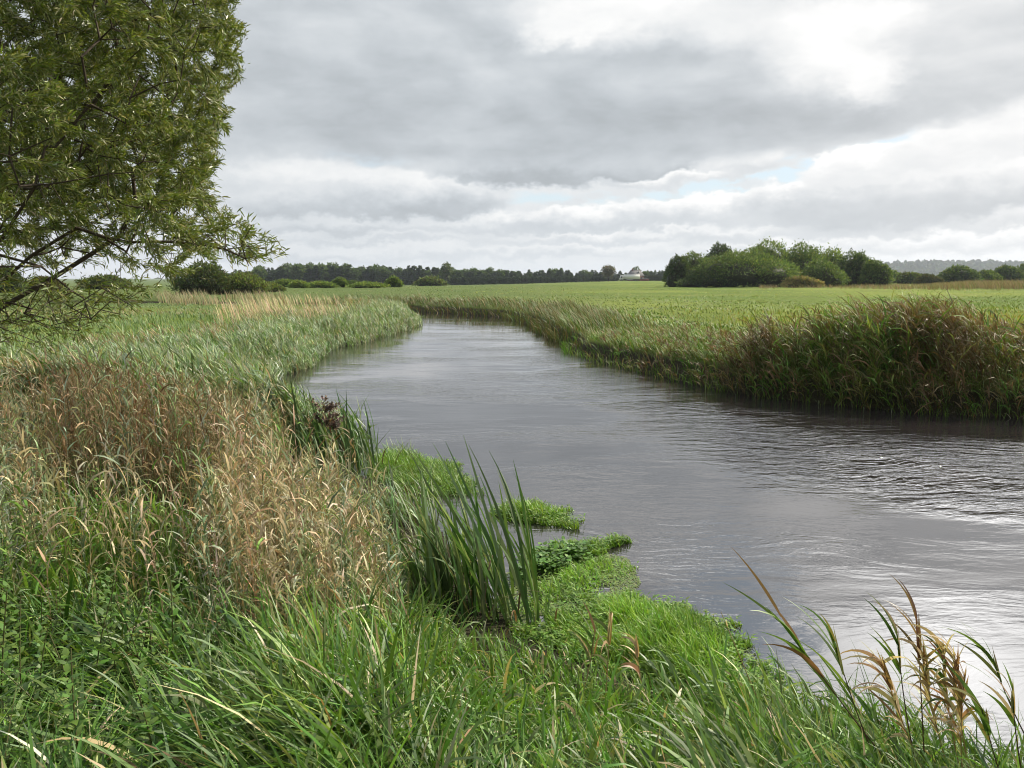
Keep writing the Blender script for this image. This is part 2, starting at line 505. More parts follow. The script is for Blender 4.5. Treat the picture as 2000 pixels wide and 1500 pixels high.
# ------------------------------------------------------------------ river water
def build_water():
    m = bpy.data.materials.new('river water')
    m.use_nodes = True
    k = NT(m.node_tree)
    g = k.n('ShaderNodeNewGeometry')
    pos = g.outputs['Position']
    x, y, z = k.sep(pos)
    # ripples: long across the view, short along it, drifting with the current
    warp = k.vm('SCALE', k.vm('SUBTRACT', k.noise(pos, 0.35, 3, 0.5)[1], (0.5, 0.5, 0.5)), 1.6)
    pw = k.vm('ADD', pos, warp)
    fl = k.vm('MULTIPLY', pw, (2.0, 6.4, 1.0))
    a1 = k.noise(fl, 1.0, 3, 0.5, 0.3)[0]
    a2 = k.noise(k.vm('MULTIPLY', pw, (7.5, 17.0, 1.0)), 1.0, 3, 0.55, 0.4)[0]
    a3 = k.noise(k.vm('MULTIPLY', pos, (0.28, 0.75, 1.0)), 1.0, 3, 0.5)[0]
    patch = k.step(k.noise(k.vm('MULTIPLY', pos, (0.22, 0.42, 1)), 1.0, 3, 0.55)[0], 0.38, 0.60, 0.12, 1.0)
    # choppier water over on the reed side, where the current runs
    bd = k.m('ADD', y, k.m('MULTIPLY', x, 0.66))
    chop = k.m('MULTIPLY', k.m('MULTIPLY', k.step(bd, 9.3, 11.5), k.step(bd, 17.3, 14.2, 0.12, 1.0)), k.step(x, 0.8, 3.2))
    patch = k.m('MAXIMUM', patch, k.m('MULTIPLY', chop, 0.75))
    chop = k.m('MULTIPLY_ADD', chop, 1.55, 0.40)
    h = k.m('MULTIPLY_ADD', a2, 0.40, a1)
    h = k.m('MULTIPLY', h, k.m('MULTIPLY', patch, chop))
    h = k.m('MULTIPLY', h, k.step(y, 12, 42, 1.0, 0.35))
    h = k.m('MULTIPLY_ADD', a3, k.step(y, 9, 42, 0.5, 0.2), h)
    b = k.n('ShaderNodeBump')
    b.inputs['Strength'].default_value = 1.0
    b.inputs['Distance'].default_value = 0.026
    k.put(b.inputs['Height'], h)
    p = k.n('ShaderNodeBsdfPrincipled')
    p.inputs['Base Color'].default_value = (0.020, 0.0165, 0.0185, 1)
    p.inputs['Roughness'].default_value = 0.035
    p.inputs['IOR'].default_value = 1.85
    p.inputs['Specular IOR Level'].default_value = 0.85
    k.t.links.new(b.outputs[0], p.inputs['Normal'])
    out = k.n('ShaderNodeOutputMaterial')
    k.t.links.new(p.outputs[0], out.inputs[0])
    # a flat sheet a little wider than the river: the banks rise through it
    xs = np.linspace(-75, 90, 34)
    ys = np.linspace(-20, 90, 24)
    X, Y = np.meshgrid(xs, ys)
    V = np.stack([X, Y, 0 * X], -1).reshape(-1, 3)
    i, j = np.meshgrid(np.arange(len(ys) - 1), np.arange(len(xs) - 1), indexing='ij')
    n = len(xs)
    Q = np.stack([i * n + j, i * n + j + 1, (i + 1) * n + j + 1, (i + 1) * n + j], -1).reshape(-1, 4)
    o = mesh_np('river_water', V, Q, m)
    tag(o, kind='structure')


build_water()


# ------------------------------------------------------------------ blade generator
def blades(P, head, L, w, t0, t1, c0, c1, segs=4, twist=None, prof=None, pw=1.3):
    """strips growing from P; head = azimuth of the lean, t0/t1 = tilt from vertical at base/tip.
    Returns V, Q, C and the spine (n, segs+1, 3)."""
    n = len(P)
    L, w, t0, t1, head = [np.broadcast_to(np.asarray(q, float), (n,)) for q in (L, w, t0, t1, head)]
    tw = np.broadcast_to(np.asarray(0.0 if twist is None else twist, float), (n,))
    t = np.linspace(0, 1, segs + 1)
    th = t0[:, None] + (t1 - t0)[:, None] * t[None] ** pw
    hx, hy = np.cos(head)[:, None], np.sin(head)[:, None]
    mid = 0.5 * (th[:, 1:] + th[:, :-1])
    st = (L / segs)[:, None]
    dx, dz = np.sin(mid) * st, np.cos(mid) * st
    zz = np.zeros((n, 1))
    sx = np.concatenate([zz, np.cumsum(dx, 1)], 1)
    sz = np.concatenate([zz, np.cumsum(dz, 1)], 1)
    sp = np.stack([P[:, 0:1] + sx * hx, P[:, 1:2] + sx * hy, P[:, 2:3] + sz], -1)
    ct, s_ = np.cos(tw)[:, None], np.sin(tw)[:, None]
    nx, nz = np.cos(th), -np.sin(th)
    side = np.stack([-hy * ct + nx * hx * s_, hx * ct + nx * hy * s_, nz * s_], -1)
    if prof is None:
        prof = np.maximum(0.06, np.minimum(1, 0.55 + 1.6 * t) * (1 - t ** 2.2))
    half = 0.5 * w[:, None, None] * prof[None, :, None] * side
    V = np.stack([sp - half, sp + half], 2)          # n, segs+1, 2, 3
    c0, c1 = np.broadcast_to(np.asarray(c0, float), (n, 3)), np.broadcast_to(np.asarray(c1, float), (n, 3))
    C = c0[:, None] + (c1 - c0)[:, None] * t[None, :, None]
    C = np.repeat(C[:, :, None], 2, 2)
    b = (np.arange(n) * (segs + 1) * 2)[:, None] + (np.arange(segs) * 2)[None]
    Q = np.stack([b, b + 1, b + 3, b + 2], -1).reshape(-1, 4)
    return V.reshape(-1, 3), Q, C.reshape(-1, 3), sp


STEM_PROF = lambda s: np.linspace(1, 0.45, s + 1)


def jit(base, n, amt=0.25, hue=0.08):
    base = np.broadcast_to(np.asarray(base, float), (n, 3))
    return base * (1 + amt * rng.normal(size=(n, 1)).clip(-2, 2)) * (1 + hue * rng.normal(size=(n, 3)).clip(-2, 2))


def pick(cols, n, p=None):
    cols = np.asarray(cols, float)
    return cols[rng.choice(len(cols), n, p=p)]


def leafy(soup, P, H, head, lean, lcol, scol, nl=6, ll=(0.14, 0.28), lw=0.012, sw=0.004, lhead=None, droop=(0.6, 2.2), start=0.25, segs=3, hspread=2.6, plume=None):
    """stems with alternate leaves: reed canary grass, reeds"""
    n = len(P)
    H = np.broadcast_to(np.asarray(H, float), (n,))
    V, Q, C, sp = blades(P, head, H, sw, lean * 0.3, lean, scol, scol * 1.1, segs=4, prof=STEM_PROF(4), twist=rng.uniform(0, 3, n))
    soup.add(V, Q, C)
    tt = start + (1 - start) * (np.arange(nl)[None] + rng.uniform(0.1, 0.9, (n, nl))) / nl
    f = tt * 4
    i0 = np.minimum(f.astype(int), 3)
    fr = (f - i0)[..., None]
    ii = np.arange(n)[:, None]
    base = (sp[ii, i0] * (1 - fr) + sp[ii, i0 + 1] * fr).reshape(-1, 3)
    N = n * nl
    hd = (rng.uniform(0, 2 * math.pi, N) if lhead is None else lhead + hspread * rng.normal(size=N) * 0.5)
    ln = rng.uniform(ll[0], ll[1], N) * np.repeat((H / H.mean()).clip(0.6, 1.3), nl)
    lc = np.repeat(lcol, nl, 0) * (1 + 0.22 * rng.normal(size=(N, 1)).clip(-1.8, 2.4))
    a0 = rng.uniform(0.15, 0.8, N)
    V, Q, C, _ = blades(base, hd, ln, lw * rng.uniform(0.6, 1.3, N), a0, a0 + rng.uniform(*droop, N), lc, lc * rng.uniform(0.9, 1.3, (N, 1)), segs=segs, twist=rng.normal(size=N) * 0.7)
    soup.add(V, Q, C)
    if plume is not None:
        tip = sp[:, -1]
        for r_ in range(5):
            q = rng.uniform(0.0, 0.16, n)[:, None]
            b2 = tip - (sp[:, -1] - sp[:, -2]) * q / 0.3
            V, Q, C, _ = blades(b2, head + rng.normal(size=n) * 0.5, rng.uniform(0.08, 0.2, n), 0.012, lean + rng.normal(size=n) * 0.25, lean + 0.5, plume, plume, segs=2)
            soup.add(V, Q, C)


def scatter(n, u0, u1, v0, v1, zg=0.55):
    """points uniform over a picture-shaped patch of ground, thinning with distance as a lens sees it"""
    u, v = rng.uniform(u0, u1, n), rng.uniform(v0, v1, n)
    c, s = math.cos(PITCH), math.sin(PITCH)
    x, z = (u - 1000) / FPX, -(v - 750) / FPX
    Y, Zd = c + z * s, -s + z * c
    t = (zg - CAM_H) / Zd
    X, Yw = x * t, Y * t
    d = poly_dist(X, Yw)
    P = np.stack([X, Yw, ground_h(X, Yw, d)], -1)
    return P, d, u, Yw


LUSH = [(0.068, 0.155, 0.022), (0.100, 0.205, 0.031), (0.142, 0.25, 0.040), (0.135, 0.20, 0.075), (0.22, 0.29, 0.078)]
TAN = [(0.44, 0.35, 0.19), (0.56, 0.46, 0.28), (0.34, 0.25, 0.125), (0.65, 0.56, 0.39), (0.28, 0.27, 0.12)]
RUST = [(0.24, 0.15, 0.072), (0.32, 0.22, 0.115), (0.19, 0.12, 0.056), (0.40, 0.31, 0.18), (0.18, 0.17, 0.065)]
PALE = [(0.22, 0.29, 0.16), (0.31, 0.38, 0.26), (0.14, 0.21, 0.09), (0.42, 0.44, 0.31), (0.34, 0.28, 0.15)]  # pale leaf greens, greyed further to paint in the sky's sheen
MEAD = [(0.10, 0.19, 0.03), (0.16, 0.25, 0.04), (0.21, 0.28, 0.05), (0.12, 0.20, 0.06), (0.28, 0.27, 0.10)]
WIND = math.pi            # blown towards -x


def build_left_bank():
    # --- lush green grass in front
    s = Soup()
    P, d, u, Y = scatter(78000, -1000, 2500, 900, 2050)
    keep = (d > 0.02) & ((Y < 6.3) | ((Y < 8.6) & (u > 560) & (d < 1.4) & (rng.uniform(size=len(u)) < 0.5))) & (Y > 1.35)
    tanz = ((u > 420) & (u < 730) & (Y > 4.0)) | ((u < 130) & (Y > 4.2))
    keep &= ~(tanz & (rng.uniform(size=len(u)) < 0.28))
    keep &= ~((Y > 5.4) & (u < 560) & (rng.uniform(size=len(u)) < 0.7))
    P, d, u, Y = P[keep], d[keep], u[keep], Y[keep]
    n = len(P)
    cl = vnoise(P[:, 0] * 1.6, P[:, 1] * 1.6, 5)
    H = (0.27 + 0.11 * cl + 0.10 * rng.normal(size=n)).clip(0.08, 0.75)
    tall = sstep(u, 350, 650) * (Y < 4.6)
    H *= (0.72 + 0.30 * tall) * (1 - 0.46 * sstep(u, 780, 930) * sstep(u, 1480, 1330) * sstep(Y, 1.6, 2.4)) * np.maximum(0.42 + 0.58 * sstep(d, 0.0, 1.3), 0.95 * sstep(u, 1280, 1500))
    H = np.where(Y > 6.0, H * 0.45, H)
    H *= 1 + 0.10 * sstep(u, 450, 600) * sstep(u, 1050, 850) * (Y < 4.2)
    flat = sstep(vnoise(P[:, 0] * 0.9, P[:, 1] * 0.9, 9) + 0.9 * (u < 520) * (Y < 3.4), 0.1, 0.9)     # trodden, combed-over grass
    head = WIND + 3.0 * vnoise(P[:, 0] * 1.7, P[:, 1] * 1.7, 3) + rng.normal(size=n) * 1.25
    t0 = (rng.uniform(0.02, 0.35, n) + 0.45 * flat)
    t1 = t0 + rng.uniform(0.1, 1.0, n) + (rng.uniform(size=n) < 0.6) * rng.uniform(0.4, 1.7, n)
    c = jit(pick(LUSH, n, [0.24, 0.28, 0.2, 0.16, 0.12]), n, 0.28)
    dry = rng.uniform(size=n) < 0.05 + 0.12 * sstep(vnoise(P[:, 0] * 1.1, P[:, 1] * 1.1, 21), 0.2, 0.8)
    c[dry] = jit(pick(TAN, dry.sum()), dry.sum())
    V, Q, C, _ = blades(P, head, H * rng.uniform(0.9, 1.25, n), rng.choice([0.006, 0.010, 0.015, 0.021], n, p=[0.26, 0.3, 0.28, 0.16]) * rng.uniform(0.8, 1.2, n) * (0.7 + 0.3 * sstep(d, 0, 1)), t0, t1, c, c * rng.uniform(1.0, 1.3, (n, 1)), segs=5, twist=rng.normal(size=n) * 0.6)
    s.add(V, Q, C)
    # broad reed leaves among it
    P, d, u, Y = scatter(5200, 300, 2300, 1080, 1900)
    k = (d > 0.0) & (Y < 4.4) & (Y > 1.7) & (rng.uniform(size=len(u)) < np.where(u > 1250, 1.0, 0.42)) & ~((u > 850) & (u < 1280) & (Y > 2.6))
    P, u = P[k], u[k]
    n = len(P)
    c = jit(pick([(0.07, 0.145, 0.03), (0.095, 0.175, 0.04), (0.13, 0.20, 0.085), (0.20, 0.26, 0.15), (0.13, 0.21, 0.04)], n, [0.3, 0.28, 0.2, 0.1, 0.12]), n, 0.18)
    dry = rng.uniform(size=n) < 0.06
    c[dry] = jit(pick(TAN, dry.sum()), dry.sum())
    t0 = rng.uniform(0.05, 0.5, n)
    V, Q, C, _ = blades(P, WIND + rng.normal(size=n) * 0.8, rng.uniform(0.2, 0.5, n) * np.where((u > 800) & (u < 1400), 0.6, 1.0), rng.uniform(0.011, 0.023, n), t0, t0 + rng.uniform(0.3, 1.7, n), c, c * rng.uniform(0.95, 1.25, (n, 1)), segs=6, twist=rng.normal(size=n) * 0.8, prof=np.array([0.55, 0.85, 1.0, 0.95, 0.75, 0.42, 0.04]))
    s.add(V, Q, C)
    o = s.build('lush_grass', M_GRASS)
    tag(o, 'lush dark green grass with bent blades covering the near bank', 'grass', kind='stuff')

    # --- straw coloured reed canary grass
    s = Soup()
    P, d, u, Y = scatter(28000, -1000, 900, 700, 1290)
    nz = vnoise(P[:, 0] * 1.3, P[:, 1] * 1.3, 11)
    nz = nz + 0.6 * vnoise(P[:, 0] * 4, P[:, 1] * 4, 12)
    pa = sstep(u, 380 + 60 * nz, 520 + 60 * nz) * sstep(u, 800 + 50 * nz, 670 + 50 * nz) * sstep(Y, 3.3 + 0.4 * nz, 4.5 + 0.4 * nz) * (Y < np.where(u > 540, 5.7, 7.5))
    pb = sstep(u, 60 + 60 * nz, 190 + 60 * nz) * sstep(u, 580, 520) * sstep(Y, 5.4 + 0.5 * nz, 6.2 + 0.5 * nz) * sstep(Y, 11.5 + nz, 9.0 + nz)
    pc = 0.46 * sstep(u, 170 + 50 * nz, 20 + 50 * nz) * sstep(Y, 3.3 + 0.5 * nz, 5.0 + 0.5 * nz) * (Y < 10)
    k = (rng.uniform(size=len(u)) < np.maximum(np.maximum(0.8 * pa, pb), pc) * (0.6 + 0.4 * sstep(nz, -0.5, 0.3)) + 0.03 * (u < 700) * (Y > 3.2)) & (d > 0.1)
    P, d, u, Y = P[k], d[k], u[k], Y[k]
    n = len(P)
    rus = sstep(vnoise(P[:, 0] * 0.7, P[:, 1] * 0.7, 13) + 1.1 * (u < 430) * (u > 100) * (Y > 5) - 0.2, -0.1, 0.8)
    col = np.where((rng.uniform(size=n) < rus)[:, None], pick(RUST, n), pick(TAN, n))
    gr = rng.uniform(size=n) < 0.28 + 0.2 * (u < 110) + 0.45 * sstep(vnoise(P[:, 0] * 1.5, P[:, 1] * 1.5, 19), 0.1, 0.7)
    col[gr] = pick(PALE + LUSH[2:4], gr.sum())
    col = jit(col, n, 0.15)
    H = (0.84 + 0.14 * vnoise(P[:, 0], P[:, 1], 4) + 0.13 * rng.normal(size=n)).clip(0.35, 1.25) - 0.20 * sstep(Y, 6, 4)
    H *= 0.75 + 0.25 * sstep(d, 0.1, 0.9)
    H = H * 0.94 * np.clip((1.6 - 0.112 * Y) / 0.88, 0.3, 1)
    leafy(s, P, H, WIND + rng.normal(size=n) * 0.9, rng.uniform(0.03, 0.34, n), col, col * 0.8, nl=11, ll=(0.045, 0.135), lw=0.0100, sw=0.0036, droop=(0.1, 2.0), start=0.12)
    o = s.build('reed_canary_grass', M_DRY)
    tag(o, 'straw coloured dried reed canary grass standing along the near bank', 'dry grass', kind='stuff')

    # --- pale grey-green reeds further along, and down to the water at the bend
    s = Soup()
    P, d, u, Y = scatter(72000, -900, 900, 585, 880)
    P_, d_, u_, Y_ = scatter(42000, 480, 900, 585, 720)
    near = d_ < 3.5
    P, d, u, Y = np.concatenate([P, P_[near]]), np.concatenate([d, d_[near]]), np.concatenate([u, u_[near]]), np.concatenate([Y, Y_[near]])
    nz = vnoise(P[:, 0] * 0.6, P[:, 1] * 0.6, 31)
    a = (Y > 8.6 + nz) & (Y < 13 + 2.5 * nz) & (rng.uniform(size=len(u)) < 0.75)
    b = (d < 3.2 + nz) & (Y > 9) & (Y < 50)
    k = (a | b) & (d > -0.3) & (Y < 50) & ((P[:, 0] < 0.3) & ((Y < 22) | (d > -0.3)))
    P, d, u, Y = P[k], d[k], u[k], Y[k]
    n = len(P)
    edge = (d < 2.6)
    col = pick(PALE, n, [0.34, 0.24, 0.24, 0.1, 0.08])
    mixd = rng.uniform(size=n) < 0.55 * (~edge) * sstep(vnoise(P[:, 0] * 0.5, P[:, 1] * 0.5, 15), -0.4, 0.5)
    col[mixd] = pick(TAN[:4] + RUST[:2], mixd.sum())
    inr = rng.uniform(size=n) < 0.6 * sstep(d, 1.3, 2.8) * (Y > 16)
    col[inr] = pick(RUST, inr.sum())
    grn = rng.uniform(size=n) < 0.3
    col[grn] = pick(LUSH, grn.sum())
    col = jit(col, n, 0.18)
    H = (0.48 + 0.15 * nz[k] + 0.09 * rng.normal(size=n)).clip(0.2, 0.9) + 0.06 * edge * sstep(d, 0, 0.8)
    H *= 1 - 0.36 * sstep(Y, 9, 15)
    sc = (Y / 13).clip(0.9, 2.6)
    leafy(s, P, H, WIND + rng.normal(size=n) * 0.6, rng.uniform(0.1, 0.5, n), col, col * 0.8, nl=6, ll=(0.13, 0.28), lw=0.021, sw=0.005, lhead=WIND, hspread=2.2, droop=(0.2, 1.3), segs=2, start=0.15)
    o = s.build('pale_reed_grass', M_GRASS)
    tag(o, 'pale grey green reed grass reaching down to the river bend', 'reeds', kind='stuff')

    # --- rusty sedge belts
    s = Soup()
    P, d, u, Y = scatter(17000, 330, 900, 572, 655)
    P_, d_, u_, Y_ = scatter(9000, 520, 830, 586, 640)
    P, d, u, Y = np.concatenate([P, P_]), np.concatenate([d, d_]), np.concatenate([u, u_]), np.concatenate([Y, Y_])
    nz = vnoise(P[:, 0] * 0.35, P[:, 1] * 0.2, 41)
    k = (d > 1.2) & (P[:, 0] < 0.5) & (Y > 14) & (Y < 50) & (rng.uniform(size=len(u)) < 0.85 * sstep(nz + 0.5 * vnoise(P[:, 0] * 1.1, P[:, 1] * 0.6, 43), -0.35, 0.35) * sstep(u, 400, 560))
    P, d, u, Y = P[k], d[k], u[k], Y[k]
    n = len(P)
    col = jit(pick(RUST + TAN[:2], n), n, 0.2)
    gr = rng.uniform(size=n) < 0.25
    col[gr] = jit(pick(MEAD, gr.sum()), gr.sum())
    V, Q, C, _ = blades(P, WIND + rng.normal(size=n) * 0.4, rng.uniform(0.35, 0.85, n), 0.02 * (Y / 20).clip(1, 3), 0.1, rng.uniform(0.4, 1.0, n), col, col * 1.2, segs=3)
    s.add(V, Q, C)
    o = s.build('rusty_sedge', M_DRY)
    tag(o, 'rusty brown sedge swathes behind the reeds of the river bend', 'dry grass', kind='stuff')


def build_meadows():
    s = Soup()
    # left meadow
    P, d, u, Y = scatter(56000, -900, 860, 549, 690)
    k = (d > 0.6) & (Y > 13) & (Y < 240)
    # right meadow
    P2, d2, u2, Y2 = scatter(95000, 700, 2400, 549, 720)
    k2 = (d2 > 0.4) & (Y2 > 14) & (Y2 < 240) & ((P2[:, 0] > 1.0) | (Y2 > 52))
    P, d, u, Y = [np.concatenate([a[k], b[k2]]) for a, b in ((P, P2), (d, d2), (u, u2), (Y, Y2))]
    n = len(P)
    band = vnoise(P[:, 0] * 0.012 + 3, P[:, 1] * 0.055, 53) + 0.5 * vnoise(P[:, 0] * 0.05, P[:, 1] * 0.16, 54)
    big = vnoise(P[:, 0] * 0.05, P[:, 1] * 0.035, 51)
    tuf = vnoise(P[:, 0] * 0.45, P[:, 1] * 0.3, 52)
    cc = pick(MEAD, n, [0.3, 0.28, 0.2, 0.14, 0.08])
    yel = rng.uniform(size=n) < sstep(big, 0.0, 0.7) * 0.55
    cc[yel] = pick([(0.22, 0.26, 0.05), (0.26, 0.23, 0.09), (0.19, 0.25, 0.05)], yel.sum())
    um = 1000 + FPX * P[:, 0] / P[:, 1]
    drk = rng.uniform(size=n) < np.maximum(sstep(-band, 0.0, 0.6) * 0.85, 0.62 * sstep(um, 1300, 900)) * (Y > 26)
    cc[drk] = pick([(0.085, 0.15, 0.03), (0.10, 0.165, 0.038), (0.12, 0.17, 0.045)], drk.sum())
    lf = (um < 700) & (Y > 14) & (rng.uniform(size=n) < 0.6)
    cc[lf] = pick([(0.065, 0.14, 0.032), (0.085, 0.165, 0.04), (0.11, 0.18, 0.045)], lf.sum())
    bri = rng.uniform(size=n) < sstep(band, 0.25, 0.8) * 0.7 * (Y > 24) * (P[:, 0] > -5)
    cc[bri] = pick([(0.21, 0.31, 0.05), (0.24, 0.33, 0.06)], bri.sum())
    brw = rng.uniform(size=n) < sstep(np.abs(band - 0.05), 0.16, 0.02) * 0.55 * (Y > 26)
    cc[brw] = pick([(0.24, 0.21, 0.09), (0.2, 0.2, 0.07)], brw.sum())
    H = (0.17 + 0.10 * tuf + 0.05 * rng.normal(size=n)).clip(0.05, 0.5) + 0.10 * drk
    H *= np.where(Y > 18, 0.62, 1) * np.where(Y > 45, 0.6, 1)
    ub = 1000 + FPX * P[:, 0] / P[:, 1]
    H += 0.08 * sstep(d, 5, 1.0) * (P[:, 0] > 1) * (ub > 1100)
    nb = (P[:, 0] > -8) & (ub < 1120) & (d < 4.5) & (Y > 26)
    cc[nb] = pick([(0.07, 0.12, 0.03), (0.12, 0.12, 0.04), (0.17, 0.13, 0.06), (0.09, 0.15, 0.03)], nb.sum())
    H += 0.25 * nb
    edge = (d < 5.5) & (ub > 1100) & (P[:, 0] > 1)
    cc[edge] = pick([(0.065, 0.14, 0.024), (0.10, 0.19, 0.032), (0.14, 0.22, 0.05), (0.24, 0.29, 0.17), (0.16, 0.14, 0.06)], edge.sum(), [0.3, 0.3, 0.2, 0.12, 0.08])  # the palest tone paints glints onto a few blades
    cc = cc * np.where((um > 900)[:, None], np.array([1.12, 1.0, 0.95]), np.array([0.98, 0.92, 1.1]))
    col = jit(cc, n, 0.16) * (1 + 0.18 * tuf[:, None])
    w = np.maximum(0.010, 0.0011 * Y)
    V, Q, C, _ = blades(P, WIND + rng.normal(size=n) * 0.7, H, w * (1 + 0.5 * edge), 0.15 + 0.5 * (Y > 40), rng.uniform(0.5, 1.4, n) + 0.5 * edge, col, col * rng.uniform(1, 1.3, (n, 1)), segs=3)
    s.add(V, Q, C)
    o = s.build('meadow_grass', M_REED)
    tag(o, 'bright green pasture grass over the flat meadows', 'grass', kind='stuff')

    # brown reed bed along the far right edge of the pasture
    s = Soup()
    n = 30000
    uu, dd = rng.uniform(1480, 2350, n), rng.uniform(104, 180, n)
    X = (uu - 1000) / FPX * dd
    hb = vnoise(X * 0.09, dd * 0.11, 61) + 0.6 * vnoise(X * 0.35, dd * 0.3, 62)
    k = rng.uniform(size=n) < np.maximum(sstep(hb, -0.3, 0.5) * 0.55, sstep(uu + 40 * hb, 1790, 1850)) * sstep(dd + 12 * hb, 108, 124)
    hb = hb[k]
    X, dd, uu = X[k], dd[k], uu[k]
    n = len(X)
    P = np.stack([X, dd, np.full(n, 0.55)], -1)
    H = (rng.uniform(0.3, 0.75, n) + 0.75 * sstep(uu, 1780, 1900) * rng.uniform(0.5, 1.1, n)) * (1 + 0.25 * hb)
    col = jit(pick([(0.24, 0.17, 0.085), (0.26, 0.20, 0.11), (0.19, 0.165, 0.07), (0.14, 0.16, 0.055)], n), n, 0.14)
    V, Q, C, _ = blades(P, WIND + rng.normal(size=n) * 0.5, H, 0.09, 0.1, 0.8, col, col * 1.15, segs=2)
    s.add(V, Q, C)
    n = 3200
    uu, dd = rng.uniform(280, 560, n), rng.uniform(48, 79, n)
    k = vnoise(uu * 0.02, dd * 0.12, 63) + 0.5 * vnoise(uu * 0.07, dd * 0.3, 64) > 0.05
    uu, dd = uu[k], dd[k]
    n = len(uu)
    P = np.stack([(uu - 1000) / FPX * dd, dd, np.full(n, 0.5)], -1)
    col = jit(pick([(0.24, 0.18, 0.09), (0.17, 0.16, 0.06), (0.12, 0.14, 0.05)], n), n, 0.2)
    V, Q, C, _ = blades(P, WIND + rng.normal(size=n) * 0.5, rng.uniform(0.25, 0.9, n), 0.06, 0.05, 0.6, col, col * 1.15, segs=2)
    t_ = Soup()
    t_.add(V, Q, C)
    tag(t_.build('brown_tall_grass', M_DRY), 'fringe of tall brownish grass before the dark rounded bush', 'grass', kind='stuff')
    o = s.build('brown_reed_bed', M_DRY)
    tag(o, 'brown reed bed along the back edge of the pasture', 'reeds', kind='stuff')


